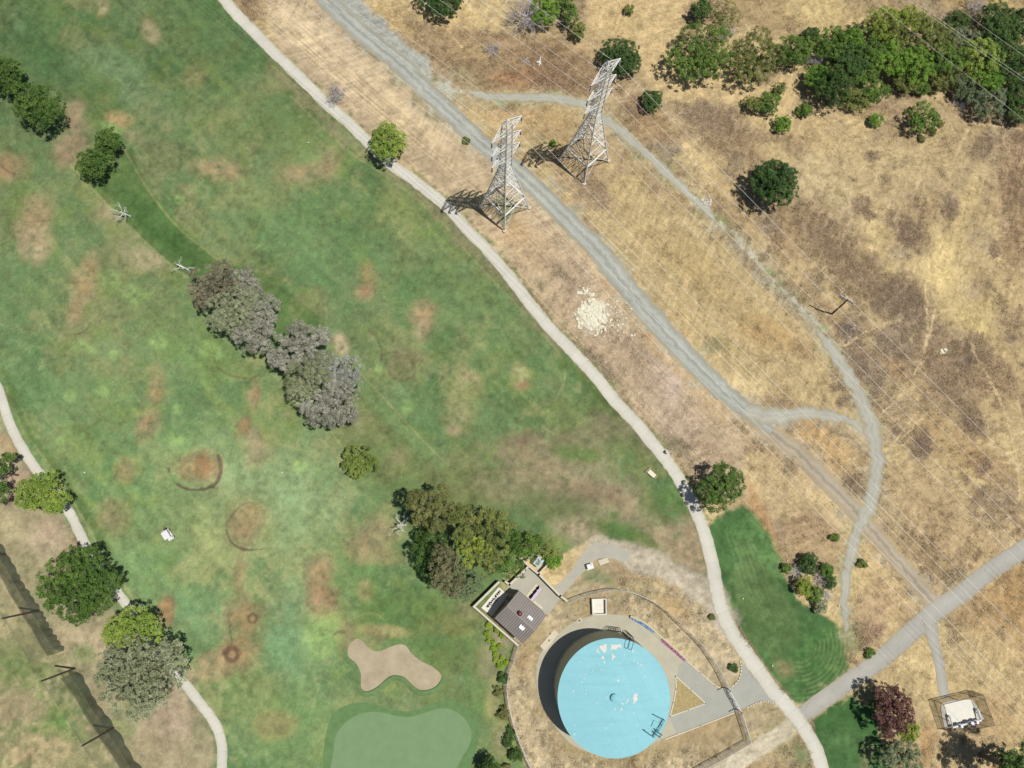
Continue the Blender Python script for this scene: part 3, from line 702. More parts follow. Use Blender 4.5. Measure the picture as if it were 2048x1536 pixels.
    ci = gi; cm = np.zeros(N); cm[ci] = 1 - ss(-4, 4, sdist(comp, ci) + .4 * wob)
    put(cm * ss(0.0, 0.6, n_m2 + 0.8 * n_fine) * .75, (162, 140, 98)); put(cm * ss(0.2, 0.8, -n_m2 + 0.8 * n_fine) * .7, (212, 190, 144)); put(cm * ss(0.3, 0.8, n_s2 - n_b2) * .5, (150, 144, 92)); put(cm * ss(0.72, 0.95, speck) * .6, (104, 92, 64))
    E(1400, 1455, 90, 30, -25, (176, 150, 102), .7); E(1220, 1500, 120, 30, 0, (168, 150, 98), .6); E(1060, 1400, 16, 70, 5, (206, 186, 140), .7); E(1050, 1320, 24, 40, 10, (190, 160, 108), .7); E(1350, 1220, 50, 20, 40, (196, 160, 98), .6); E(1280, 1180, 40, 20, 20, (160, 148, 96), .5)
    E(1210, 1155, 30, 14, 10, (110, 130, 84), .7); E(1180, 1150, 18, 12, 0, (106, 132, 84), .8); E(1400, 1290, 40, 60, -40, (196, 176, 136), .6); E(1100, 1270, 30, 30, 0, (204, 180, 136), .7); E(1455, 1340, 24, 24, 0, (190, 172, 140), .7); E(1500, 1440, 40, 24, 0, (184, 164, 126), .8)
    E(1000, 1290, 22, 34, 20, (170, 158, 124), .8); E(1560, 1490, 30, 40, 0, (158, 154, 110), .7); E(1600, 1510, 22, 40, -20, (104, 130, 80), .9); E(1530, 1515, 40, 20, 0, (186, 164, 122), .7)
    # dirt road past the compound
    POLY([(1406, 1178), (1430, 1182), (1445, 1232), (1462, 1275), (1476, 1300), (1440, 1260), (1410, 1215)], (190, 180, 160), .8, 5, .6)
    POLY([(1578, 1432), (1598, 1464), (1560, 1490), (1496, 1534), (1440, 1600), (1370, 1600), (1420, 1536), (1500, 1488)], (204, 192, 162), .95, 4, .6)
    LINE([(1195, 1092), (1250, 1106), (1310, 1130), (1370, 1160), (1430, 1200)], 21, (192, 179, 154), 1, 0.3, 0.25); LINE([(1290, 1122), (1360, 1150), (1425, 1190), (1450, 1235)], 24, (194, 181, 156), .8, 0.35, 0.3)
    # ---- 7 verges of the roads, where gravel and cover mix
    vg = ss(-0.2, 0.5, n_s2 + n_fine)
    LINE(GRAVEL, 31, (170, 170, 146), .7, 0.5, 0.5, vg); LINE(TRACK, 21, (178, 162, 134), .85, 0.6, 0.5); LINE(TRACK, 27, (206, 178, 124), .4, 0.6, 0.6, vg)
    LINE([(690, -10), (760, 66), (810, 105), (838, 130), (845, 165)], 20, (172, 173, 162), 1, 0.4, 0.35); LINE([(846, 135), (880, 160), (915, 175)], 12, (168, 170, 152), .8, 0.7, 1.0, vg)
    for t in (TRAIL1, TRAIL2):
        LINE(t, 16, (172, 172, 134), .7, 0.7, 0.7, vg); LINE(t, 21, (140, 146, 98), .55, 0.6, 0.8, ss(0, .5, n_s2))
    LINE(TRAILX, 15, (170, 164, 134), .75, 0.7, 1.0, vg); LINE([(u + 10, v - 8) for u, v in TRAILX], 14, (134, 146, 92), .8, 0.7, 1.0, ss(-.1, .5, n_s2 + n_sml)); LINE([(1400, 412)] + TRAILX + [(1676, 719)], 11, (182, 176, 150), .7, 0.7, 0.8, ss(-.35, .3, -n_s2 + .3 * n_sml)); LINE([(u + 4, v - 4) for u, v in TRAILX], 3.5, (192, 188, 164), .5, 0.8, 1.2, ss(-.2, .3, n_fine - n_s2))
    E(1535, 834, 56, 20, 8, (182, 180, 168), .95, .4, .4); LINE([(1650, 832), (1690, 848), (1722, 868), (1745, 888)], 12, (184, 178, 158), .8, 0.7, 0.9, ss(-.35, .3, n_s2 + .3 * n_fine)); LINE([(1640, 842), (1690, 866), (1735, 905)], 9, (166, 148, 120), .6, 0.7, 0.8)
    LINE([(836, 150), (868, 162), (905, 178), (945, 188)], 9, (184, 182, 162), .85, 0.6, 0.9, ss(-.4, .3, n_s2))
    LINE(TRACK + [(1880, 1215)], 17, (190, 176, 150), .6, .6, .6)
    LINE(ASPH, 21, (196, 172, 122), .6, 0.5, 0.5, vg); LINE(SPUR, 14, (190, 166, 118), .6, 0.5, 0.5, vg)
    LINE([(u + 13, v - 9) for u, v in CART[4:26]], 6, (96, 124, 64), .75, 0.7, 1.1, ss(-.25, .4, n_s2 + n_sml))
    # rubble dust
    E(1186, 630, 30, 34, 20, (238, 230, 204), 1.0, 0.4, 0.7); E(1230, 635, 40, 30, 30, (196, 178, 146), .6)
    E(1008, 420, 20, 26, 0, (96, 116, 64), .7, .5, .5); E(940, 405, 40, 24, 10, (118, 130, 78), .5)
    # ---- 8 the grain of the dry grass, everywhere that is not turf
    dry = 1 - np.clip(gm, 0, 1)
    turfy = np.clip((C[:, 1] - C[:, 0]) * 14, 0, 1)
    dry = dry * (1 - turfy)
    straw = fbm(0.55, 3, 60, 5.0, 1.2); straw2 = fbm(0.5, 3, 61, 5.0, 0.3)
    g = 1.03 + dry * (0.15 * n_fine + 0.10 * n_s2 + 0.22 * (vn(0.32, 0.32, 77) - 0.5) + 0.06 * streak + 0.16 * np.where(n_b2 > 0, straw, straw2)) + (1 - dry) * (0.17 * n_fine + 0.15 * mott + 0.10 * blot + 0.08 * streak + 0.24 * (vn(0.3, 0.3, 78) - 0.5))
    C *= np.clip(g, 0.55, 1.5)[:, None]
    tf = np.clip((C[:, 1] - C[:, 0]) * 30, 0, 1)[:, None] * np.clip(gm, 0, 1)[:, None]      # living turf
    lum = C @ np.array([.3, .6, .1])
    C += (lum[:, None] * np.array([1.04, .99, .92]) - C) * np.where(dry > .5, .16, .15)[:, None] * (1 - .1 * tf)
    C *= (1.03 + 0.09 * dry)[:, None]
    C *= 1 + tf * (np.array([1.05, .99, .89]) - 1)
    # the upper fairway is lusher, the lower left one paler and worn
    C *= (1 - .20 * tf[:, 0] * (1 - ss(150, 520, V + .25 * U)) + .24 * tf[:, 0] * ss(520, 950, V - .15 * U) * (1 - ss(600, 900, U)))[:, None]

    me = bpy.data.meshes.new('ground')
    me.vertices.add(N)
    co = np.zeros((N, 3), np.float32); co[:, 0] = X; co[:, 1] = Y
    me.vertices.foreach_set('co', co.ravel())
    idx = np.arange(N).reshape(ny, nx)
    q = np.stack([idx[:-1, :-1], idx[:-1, 1:], idx[1:, 1:], idx[1:, :-1]], -1).reshape(-1, 4).astype(np.int32)
    me.loops.add(q.size); me.loops.foreach_set('vertex_index', q.ravel())
    me.polygons.add(len(q)); me.polygons.foreach_set('loop_start', np.arange(0, q.size, 4, dtype=np.int32))
    me.update()
    at = me.attributes.new('albedo', 'FLOAT_COLOR', 'POINT')
    at.data.foreach_set('color', np.concatenate([np.clip(C, 0.01, 0.85), np.ones((N, 1))], 1).astype(np.float32).ravel())
    o = link('ground', me, attr_mat('ground_cover'))
    o['kind'] = 'structure'
    return X, Y, U, V, C, dry

GX, GY, GU, GV, GC, GDRY = build_ground()

# ------------------------------------------------------------------ roads and paths: ribbons that follow the image pixel lines
def ribbon(name, line, width, z, material, rag=0.0, seed=1, step=5.0, n=9, kind='structure', ends=0.0):
    rs = np.random.RandomState(seed)
    pts = spline(line, step)
    w = [P(q[0], q[1]) for q in pts]
    m = len(w)
    if not isinstance(width, (list, tuple)): width = [width, width]
    wd = np.interp(np.linspace(0, 1, m), np.linspace(0, 1, len(width)), width)
    jl = rs.randn(m + 4); jr = rs.randn(m + 4)
    sm = lambda a, i: (a[i] * 0.3 + a[i + 1] * 0.5 + a[i + 2] * 0.3)
    vs = []; ac = []; al = []; run = 0.0
    for i in range(m):
        d = (w[min(i + 1, m - 1)] - w[max(i - 1, 0)]); d.z = 0; d.normalize()
        s = Vector((-d.y, d.x, 0))
        e = 1.0
        if i: run += (w[i] - w[i - 1]).length
        if ends: e = min(1, (i + .4) / ends) * min(1, (m - i - .6) / ends)
        a = e * wd[i] / 2 + rag * sm(jl, i); b = e * wd[i] / 2 + rag * sm(jr, i)
        for k in range(n):
            t = k / (n - 1)
            p = w[i] + s * (a * (1 - t) - b * t)
            vs.append((p.x, p.y, z)); ac.append(t); al.append(run)
    fs = [(i * n + k, i * n + k + 1, (i + 1) * n + k + 1, (i + 1) * n + k) for i in range(m - 1) for k in range(n - 1)]
    fs = [f[::-1] for f in fs]
    me = bpy.data.meshes.new(name); me.from_pydata(vs, [], fs); me.update()
    at = me.attributes.new('across', 'FLOAT', 'POINT'); at.data.foreach_set('value', np.array(ac, np.float32))
    at = me.attributes.new('along', 'FLOAT', 'POINT'); at.data.foreach_set('value', np.array(al, np.float32))
    if me.polygons[0].normal.z < 0: me.flip_normals()
    o = link(name, me, material); o['kind'] = kind
    return o

def slab(name, pts, z0, z1, material, world=False):
    w = pts if world else PP(pts)
    o = MB().prism(w, z0, z1).build(name, material)
    o['kind'] = 'structure'
    return o

concrete_path = road_mat('path_concrete', [(0.0, S(196, 190, 168)), (0.14, S(222, 218, 200)), (0.5, S(230, 226, 212)), (0.86, S(224, 219, 202)), (1.0, S(200, 192, 170))], 1.5, 0.08, 6, joint=3.1)
gravel_m = road_mat('road_gravel', [(0.0, S(176, 170, 148)), (0.16, S(174, 174, 162)), (0.32, S(196, 197, 186)), (0.5, S(164, 167, 157)), (0.66, S(194, 195, 184)), (0.84, S(172, 172, 159)), (1.0, S(178, 170, 146))], 0.9, 0.14, 8)
trail_m = road_mat('trail_gravel', [(0.0, S(176, 170, 140)), (0.2, S(186, 183, 166)), (0.38, S(195, 193, 178)), (0.5, S(183, 181, 166)), (0.64, S(195, 192, 177)), (0.8, S(186, 182, 164)), (1.0, S(178, 170, 140))], 1.1, 0.17, 7)
track_m = road_mat('track_dirt', [(0.0, S(200, 176, 130)), (0.2, S(184, 170, 146)), (0.36, S(194, 182, 160)), (0.5, S(166, 152, 130)), (0.66, S(196, 184, 162)), (0.82, S(182, 167, 142)), (1.0, S(200, 176, 130))], 1.0, 0.16, 7)
asphalt_m = road_mat('old_asphalt', [(0.0, S(178, 168, 146)), (0.12, S(184, 180, 168)), (0.5, S(192, 189, 179)), (0.88, S(185, 181, 169)), (1.0, S(180, 170, 148))], 1.0, 0.10, 12, crack=.09)
drive_m = mat('drive_asphalt', S(182, 182, 170), 0.92, 0.07, 0.5, detail=8)
apron_m = mat('apron_concrete', S(198, 192, 170), 0.9, 0.08, 0.45, detail=8)
conc_m = mat('pale_concrete', S(226, 216, 188), 0.85, 0.07, 1.2, detail=8, bump=0.1)
white_conc = mat('white_concrete', S(244, 240, 226), 0.8, 0.05, 1.0, detail=6)
wall_m = mat('block_wall', S(204, 198, 180), 0.9, 0.12, 1.6, bump=0.2)
curb_m = mat('curb_concrete', S(226, 218, 196), 0.85, 0.08, 2.0)

ribbon('gravel_road', GRAVEL, [5.2, 4.6, 4.2, 4.0, 4.2, 4.5, 4.6, 4.2, 3.2], 0.012, gravel_m, 0.22, 3, step=4.0)
ribbon('gravel_road', GSPUR, [2.6, 3.8, 2.9, 2.7, 2.5, 1.6, .9, .5], 0.014, trail_m, 0.34, 13, step=4.0)
ribbon('dirt_track', TRACK, [3.4, 4.2, 3.8, 3.6], 0.008, track_m, 0.25, 4)
ribbon('gravel_trail', TRAIL1, [1.6, 2.0, 2.2, 2.2, 2.0, 1.9, 1.5], 0.016, trail_m, 0.3, 5, step=4.0, ends=5)
ribbon('gravel_trail', TRAIL2, [1.2, 2.4, 3.0, 3.2, 3.1, 2.9, 2.2, 2.0, 1.9, 1.6], 0.020, trail_m, 0.36, 6, step=4.0, ends=9)
ribbon('asphalt_road', ASPH, [3.5, 3.4, 3.7, 3.3, 3.0], 0.024, asphalt_m, 0.06, 7)
ribbon('asphalt_road', SPUR, [3.0, 2.1, 1.9, 1.9], 0.028, asphalt_m, 0.06, 8)
ribbon('cart_path', CART, [2.55, 2.5, 2.45, 2.4, 2.5, 2.5, 2.9, 2.6], 0.045, concrete_path, 0.07, 9, step=4.0)
ribbon('cart_path', LEFTP, [1.9, 1.9, 1.8, 1.9], 0.045, concrete_path, 0.06, 10, step=4.0)

# driveway, apron and their curbs
DRIVE = [(1310, 1290), (1345, 1300), (1371, 1321), (1400, 1347), (1430, 1374), (1441, 1378), (1452, 1379), (1464, 1374), (1474, 1365), (1480, 1353), (1482, 1338), (1481, 1322), (1500, 1345), (1525, 1377), (1551, 1409),
         (1543, 1404), (1534, 1402), (1518, 1402), (1494, 1413), (1468, 1424), (1400, 1450), (1330, 1476), (1300, 1488), (1260, 1470), (1260, 1330)]
slab('driveway', DRIVE, -0.05, 0.016, drive_m)
YARD = [(1056, 1136), (1098, 1166), (1108, 1174), (1126, 1160), (1150, 1130), (1172, 1098), (1190, 1086), (1216, 1088), (1240, 1094), (1262, 1106), (1254, 1124), (1226, 1117), (1196, 1116), (1180, 1130), (1150, 1162), (1120, 1196), (1108, 1214), (1096, 1230), (1050, 1196), (1012, 1180), (1020, 1168)]
slab('service_road', YARD, -0.05, 0.010, mat('dusty_asphalt', S(192, 188, 172), .93, .07, .5, detail=8))
ring = [(1074, 1372), (1073, 1340), (1080, 1310), (1092, 1292), (1112, 1272), (1138, 1250), (1162, 1238), (1190, 1231), (1215, 1229), (1245, 1230), (1262, 1236), (1296, 1256), (1316, 1272), (1340, 1293), (1366, 1316),
        (1358, 1332), (1354, 1350), (1352, 1378), (1347, 1405), (1340, 1432), (1346, 1452), (1352, 1466), (1330, 1475), (1300, 1490), (1270, 1504), (1240, 1512), (1205, 1512), (1170, 1502), (1140, 1486), (1112, 1455), (1092, 1425), (1080, 1400)]
slab('tank_apron', [tuple(q) for q in spline(ring, 6, True)], -0.05, 0.022, apron_m)
ISL = [(1351, 1352), (1381, 1379), (1411, 1406.5), (1376, 1419.5), (1340, 1432.5), (1347, 1405), (1352, 1378)]
slab('island_grass', ISL, -0.05, 0.05, mat('island_cover', S(184, 166, 118), 0.95, 0.3, 2.5, detail=8, bump=0.4))
def curb(pts, w=0.2, h=0.13, closed=False):
    p = PP(pts)
    if closed: p = p + [p[0]]
    b = MB()
    for a, c in zip(p[:-1], p[1:]):
        b.box(((a.x + c.x) / 2, (a.y + c.y) / 2, h / 2), ((c - a).length + w * 0.6, w, h), math.atan2(c.y - a.y, c.x - a.x))
    o = b.build('curb', curb_m); o['kind'] = 'structure'
curb(ISL, 0.2, 0.15, True)
curb([(1374, 1322), (1400, 1345), (1430, 1371), (1441, 1376), (1452, 1377)], 0.2)
curb([tuple(q) for q in spline([(1463, 1373), (1474, 1364), (1480, 1352), (1482, 1338), (1480, 1322)], 5)], 0.2, 0.14)
curb([tuple(q) for q in spline([(1494, 1415), (1518, 1404), (1534, 1403), (1543, 1406), (1552, 1412)], 5)], 0.2, 0.14)
curb([(1331, 1478), (1400, 1452), (1467, 1426)], 0.2, 0.12)

# putting green and its collar, bunker
green = [(668, 1560), (667, 1504), (672, 1470), (689, 1447), (712, 1431), (739, 1424), (765, 1425), (795, 1432), (822, 1433), (849, 1426), (879, 1417), (905, 1420), (929, 1437), (942, 1461), (940, 1487), (925, 1514), (908, 1545), (880, 1580), (760, 1600)]
collar = [(640, 1620), (645, 1540), (650, 1480), (664, 1432), (700, 1408), (745, 1408), (790, 1420), (830, 1421), (880, 1402), (920, 1406), (948, 1430), (958, 1462), (952, 1500), (935, 1545), (900, 1610)]
turf_c = mat('collar_turf', S(110, 143, 90), 0.95, 0.16, 0.8, detail=9, bump=0.15)
turf_g = mat('putting_turf', S(132, 161, 116), 0.95, 0.07, 0.5, detail=9, bump=0.05)
slab('green_collar', [tuple(q) for q in spline(collar, 5, True)], -0.05, 0.010, turf_c)
slab('putting_green', [tuple(q) for q in spline(green, 4, True)], -0.05, 0.018, turf_g)
bk3 = [(605, 760), (640, 775), (670, 810), (720, 835), (770, 825), (830, 800), (880, 795), (910, 815), (935, 850), (990, 895), (1060, 930), (1105, 970), (1110, 1005), (1080, 1045), (1040, 1065), (990, 1070), (950, 1050), (920, 1020),
       (885, 990), (830, 980), (790, 995), (740, 1040), (690, 1070), (650, 1075), (630, 1050), (630, 1000), (625, 960), (600, 910), (555, 870), (550, 830), (565, 790)]
bunker = [tuple(q) for q in spline([(512 + x / 3, 1024 + y / 3) for x, y in bk3], 3, True)]
slab('sand_bunker', bunker, -0.05, 0.016, mat('bunker_sand', S(184, 168, 139), 0.95, 0.08, 0.35, detail=9, bump=0.25, col2=S(206, 190, 161)))
def bunker_lip():
    p = PP(bunker); n = len(p); b = MB()
    vs = []
    for i in range(n):
        d = p[(i + 1) % n] - p[i - 1]; s = Vector((-d.y, d.x, 0)).normalized()
        hh = 0.06 + 0.40 * max(0, -s.y)
        vs += [tuple(p[i] - s * 0.05 + Vector((0, 0, 0.0))), tuple(p[i] + s * 0.05 + Vector((0, 0, hh))), tuple(p[i] + s * 0.30 + Vector((0, 0, hh * .9))), tuple(p[i] + s * 1.0 + Vector((0, 0, -0.02)))]
    fs = []
    for i in range(n):
        j = (i + 1) % n
        if max(vs[i * 4 + 1][2], vs[j * 4 + 1][2]) < .09: continue
        for k in range(3): fs.append((i * 4 + k, i * 4 + k + 1, j * 4 + k + 1, j * 4 + k))
    o = b.add(vs, fs).build('bunker_lip', mat('lip_turf', S(116, 144, 92), 0.95, 0.2, 1.5, detail=8), smooth=True); o['kind'] = 'structure'
bunker_lip()
# ------------------------------------------------------------------ vegetation
LEAF = leaf_mat('foliage')
bark_m = mat('bark', (0.16, 0.125, 0.095), 0.9, 0.3, 3.0, bump=0.3)
pale_bark = mat('pale_bark', (0.42, 0.40, 0.37), 0.9, 0.25, 3.0, bump=0.3)
dead_m = mat('dead_wood', (0.62, 0.60, 0.57), 0.9, 0.2, 4.0, bump=0.2)
twig_m = mat('grey_twig', (0.42, 0.39, 0.38), 0.9, 0.3, 4.0)
PAL = {  # leaf colours, darker and lighter clumps
    'green': ((70, 100, 42), (112, 142, 62)), 'lime': ((106, 134, 54), (152, 172, 82)), 'dark': ((52, 82, 40), (86, 114, 58)), 'pine': ((64, 96, 44), (102, 128, 62)),
    'olive': ((92, 104, 54), (136, 144, 80)), 'grey': ((116, 118, 106), (166, 166, 156)), 'brown': ((104, 103, 88), (146, 140, 118)), 'silver': ((124, 130, 122), (164, 168, 164)), 'sage': ((112, 120, 92), (158, 166, 136)),
    'red': ((84, 58, 54), (122, 86, 82)), 'blue': ((88, 104, 74), (126, 140, 106)), 'yellow': ((108, 130, 50), (150, 164, 72)), 'bright': ((78, 118, 40), (124, 160, 62)), 'deep': ((46, 76, 34), (84, 112, 50)),
    'khaki': ((92, 98, 54), (132, 134, 84)), 'moss': ((84, 104, 46), (122, 140, 68)), 'drab': ((90, 92, 62), (128, 127, 94)), 'shrub': ((110, 142, 40), (154, 178, 62)), 'oak': ((62, 92, 40), (100, 128, 58)),
}
def leaves_mesh(name, lobes, pal, rs, leaf=0.30, clump=0.75, dens=1.0, needle=False, up=0.8, gap=0.0):
    """a crown of many leaf-sized faces: each lobe (x, y, z, rx, ry, rz) carries clumps, each clump its leaves"""
    c1 = np.array(S(*PAL[pal][0])) * np.array([1.55, 1.5, 1.35]); c2 = np.array(S(*PAL[pal][1])) * np.array([1.55, 1.5, 1.4])
    leaf = leaf * 0.72; clump = clump * 0.9
    PTS = []; NRM = []; TI = []
    for (lx, ly, lz, rx, ry, rz) in lobes:
        area = 2 * math.pi * ((rx * ry) ** 0.8 + (rx * rz) ** 0.8 + (ry * rz) ** 0.8) / 3
        n = max(6, int(1.9 * area / (math.pi * clump ** 2) * dens))
        d = rs.randn(n, 3); d /= np.linalg.norm(d, axis=1)[:, None]
        d[:, 2] = np.where(d[:, 2] < -0.25, -d[:, 2] * 0.7, d[:, 2])
        d /= np.linalg.norm(d, axis=1)[:, None]
        rad = 0.80 + 0.26 * rs.rand(n) ** 1.5
        inner = rs.rand(n) < 0.25
        rad = np.where(inner, 0.30 + 0.4 * rs.rand(n), rad)
        cen = d * rad[:, None] * np.array([rx, ry, rz]) + np.array([lx, ly, lz])
        tone = np.clip(rs.rand(n) * 0.75 + 0.25 * (d[:, 0] * rs.randn() * .3 + .5) + .22 * rs.randn(), -.15, 1.15)
        for k in range(n):
            if rs.rand() < gap: continue
            rc = clump * (0.55 + 0.75 * rs.rand())
            m = int(30 * dens * (rc / 0.6) ** 2 * (0.3 / leaf) ** 2 * 0.95) + 5
            e = rs.randn(m, 3); e /= np.linalg.norm(e, axis=1)[:, None]
            e = e + 0.55 * d[k] + np.array([0, 0, 0.35])
            e /= np.linalg.norm(e, axis=1)[:, None]
            rr = rc * (0.45 + 0.6 * rs.rand(m)) 
            p = cen[k] + e * rr[:, None] * np.array([1, 1, 0.8])
            nn = e * 0.7 + np.array([0, 0, up]) + rs.randn(m, 3) * 0.45
            PTS.append(p); NRM.append(nn / np.linalg.norm(nn, axis=1)[:, None])
            TI.append(np.clip(tone[k] + 0.28 * rs.randn(m), 0, 1.25))
    p = np.concatenate(PTS); nn = np.concatenate(NRM); ti = np.concatenate(TI)
    p[:, 2] = np.maximum(p[:, 2], 0.06)
    m = len(p)
    a = np.cross(nn, rs.randn(m, 3)); a /= np.linalg.norm(a, axis=1)[:, None]
    b = np.cross(nn, a)
    s = leaf * (0.55 + 0.8 * rs.rand(m))[:, None]
    asp = 0.28 if needle else 0.58
    a = a * s * 0.6 * (1.35 if needle else 1); b = b * s * 0.6 * asp
    bend = nn * s * 0.12
    V = np.stack([p - a, p - b * 1.0 + bend, p + a, p + b + bend], 1).reshape(-1, 3).astype(np.float32)
    me = bpy.data.meshes.new(name)
    me.vertices.add(4 * m); me.vertices.foreach_set('co', V.ravel())
    me.loops.add(4 * m); me.loops.foreach_set('vertex_index', np.arange(4 * m, dtype=np.int32))
    me.polygons.add(m); me.polygons.foreach_set('loop_start', np.arange(0, 4 * m, 4, dtype=np.int32))
    me.update()
    col = np.clip(c1 * (1 - ti[:, None]) + c2 * ti[:, None], 0.005, 0.8)
    col = np.concatenate([col, np.ones((m, 1))], 1).astype(np.float32)
    at = me.attributes.new('tint', 'FLOAT_COLOR', 'FACE'); at.data.foreach_set('color', col.ravel())
    me.materials.append(LEAF)
    return me

def limbs(b, base, top, r0, n, spread, rs, wig=0.12):
    """tapered trunk with n limbs reaching out under the crown"""
    base = Vector(base); top = Vector(top)
    pts = [base + (top - base) * t + Vector((rs.randn() * wig * t, rs.randn() * wig * t, 0)) for t in (0, .08, .3, .6, 1)]
    b.tube(pts, [r0 * 1.35, r0, r0 * .85, r0 * .65, r0 * .3], 7)
    for k in range(n):
        t = 0.35 + 0.5 * rs.rand()
        s = base + (top - base) * t
        a = 6.283 * (k + rs.rand() * .7) / n
        e = s + Vector((math.cos(a), math.sin(a), 0.55 + .5 * rs.rand())) * spread * (.55 + .4 * rs.rand())
        mid = (s + e) / 2 + Vector((0, 0, spread * .1))
        b.tube([s, mid, e], [r0 * .45, r0 * .3, r0 * .1], 5)

def tree(name, u, v, r, hc, pal, label, cat='tree', group=None, sq=1.0, flat=0.8, seed=None, leaf=0.30, clump=0.7, dens=1.0, lobes=None, bark=None, needle=False, nl=6, gap=0.05, rot=0.0, vary=0.3, shrink=1.0):
    """crown seen at image pixel (u, v) with radius r pixels, its middle hc metres above the ground"""
    seed = seed if seed is not None else int(u * 7 + v * 13) % 99991
    rs = np.random.RandomState(seed)
    c = P(u, v, hc); sc = scale_at(u, v, hc)
    R = r * sc; Ry = R * sq
    root = empty(name, (c.x, c.y, 0), label, cat, group)
    L = []
    rz = min(R * flat, hc - 0.1)
    if lobes:
        for (du, dv, lr) in lobes:
            q = P(u + du, v + dv, hc); k = lr * sc * shrink
            L.append((q.x - c.x, q.y - c.y, hc + (rs.rand() - .5) * vary * k, k, k, min(k * flat, hc - .1)))
    else:
        L.append((0, 0, hc, R * .78, Ry * .78, rz * .85))
        for k in range(nl):
            a = 6.283 * (k + .6 * rs.rand()) / nl + rot
            f = .50 + .14 * rs.rand(); lr = .42 + .14 * rs.rand()
            L.append((math.cos(a) * R * f, math.sin(a) * Ry * f, hc + rz * (rs.rand() * .55 - .3), R * lr, Ry * lr, rz * lr))
    me = leaves_mesh('crown', L, pal, rs, leaf, clump, dens, needle, gap=gap)
    b = MB()
    mx = max(l[3] for l in L)
    limbs(b, (0, 0, -0.1), (0, 0, hc + rz * .35), max(.06, .05 * hc), 5, R * .8, rs)
    b.build('trunk', bark or bark_m, root)
    link('crown', me, None, root)
    return root

def bush(name, u, v, r, pal, label, cat='shrub', group=None, sq=1.0, leaf=0.24, clump=0.42, dens=1.0, tall=0.8, **k):
    sc = scale_at(u, v)
    return tree(name, u, v, r, max(.35, r * sc * tall), pal, label, cat, group, sq, .85, leaf=leaf, clump=clump, dens=dens, nl=4, **k)

def bare(name, u, v, r, h, label, cat='dead tree', group=None, seed=1, material=None, n=7, thick=0.13, sub_=4, lean=(0, 0), trunk=True, dens=3, start=0.25):
    """leafless tree or shrub: trunk and forking boughs"""
    rs = np.random.RandomState(seed)
    c = P(u, v, h * .5); sc = scale_at(u, v)
    R = r * sc
    root = empty(name, (c.x, c.y, 0), label, cat, group)
    tb = MB(); bb = MB()
    top = Vector((lean[0] * R, lean[1] * R, h * .62))
    if trunk: tb.tube([(0, 0, -.1), top * .5 + Vector((.1, 0, 0)), top], [thick * 1.3, thick, thick * .7], 7)
    def fork(p, d, ln, rad, lev):
        q = p + d * ln * .5 + Vector(rs.randn(3) * ln * .13); e = p + d * ln + Vector(rs.randn(3) * ln * .2)
        bb.tube([p, q, e], [rad, rad * .75, rad * .45], 5 if lev > 1 else 3, False)
        if lev > 0:
            for _ in range(dens):
                dd = (d + Vector(rs.randn(3) * .55)).normalized()
                fork(p + (e - p) * (.45 + .55 * rs.rand()), dd, ln * (.5 + .2 * rs.rand()), rad * .5, lev - 1)
    for k in range(n):
        a = 6.283 * (k + .6 * rs.rand()) / n
        s = top * (start + (1 - start) * rs.rand()) if trunk else Vector((rs.randn() * R * .2, rs.randn() * R * .2, .05))
        d = Vector((math.cos(a), math.sin(a), .25 + .6 * rs.rand())).normalized()
        fork(s, d, R * (.42 + .25 * rs.rand()), thick * .42, sub_ - 1)
    if trunk: tb.build('trunk', material or dead_m, root)
    bb.build('bough', material or dead_m, root)
    return root

EUC = dict(leaf=0.27, clump=0.58, dens=0.95, flat=0.75)
# the two stands of tall grey trees between the fairways
G1 = 'tall grey trees in the stands between the fairways'
tree('eucalyptus_tree', 432, 568, 52, 6.0, 'brown', 'brownish grey eucalyptus at the upper end of the tree row, beside the fallen white limb', group=G1, lobes=[(-18, -8, 34), (16, -18, 30), (10, 10, 34), (-30, 14, 22), (-22, 36, 18), (34, 8, 24)], **EUC)
tree('eucalyptus_tree', 492, 566, 40, 6.2, 'grey', 'small silver grey eucalyptus on the upper edge of the first stand', group=G1, lobes=[(-8, -4, 22), (6, 12, 26), (18, 24, 18), (4, -18, 14)], **EUC)
tree('eucalyptus_tree', 470, 622, 60, 6.5, 'sage', 'broad grey green eucalyptus in the middle of the first stand', group=G1, lobes=[(-30, -2, 30), (0, -10, 38), (24, 6, 36), (-34, 20, 22), (2, 24, 30), (42, -16, 26)], **EUC)
tree('eucalyptus_tree', 516, 650, 52, 6.3, 'grey', 'ashy eucalyptus at the lower end of the first stand, touching the gap', group=G1, lobes=[(14, -24, 30), (-12, 6, 30), (10, 14, 28), (-14, 34, 20), (22, -38, 22), (-24, 20, 24), (8, 40, 16)], **EUC)
tree('eucalyptus_tree', 600, 692, 62, 6.5, 'grey', 'wide purple grey eucalyptus leading the second stand, below the gap', group=G1, lobes=[(-28, 12, 34), (0, -14, 32), (2, 10, 36), (32, -14, 26), (50, -20, 16), (-2, -36, 16), (-42, 24, 20), (-24, 36, 22)], **EUC)
tree('eucalyptus_tree', 622, 752, 56, 6.8, 'sage', 'pale green eucalyptus in the middle of the second stand', group=G1, lobes=[(-16, 0, 36), (16, -20, 30), (-28, 22, 24), (10, 14, 32), (-20, 40, 18), (30, -36, 18)], **EUC)
tree('eucalyptus_tree', 690, 740, 34, 6.8, 'silver', 'silvery white topped eucalyptus on the fairway side of the second stand', group=G1, lobes=[(-12, -2, 22), (12, -10, 20), (14, 14, 22), (-8, 22, 22), (-36, -20, 18)], **EUC)
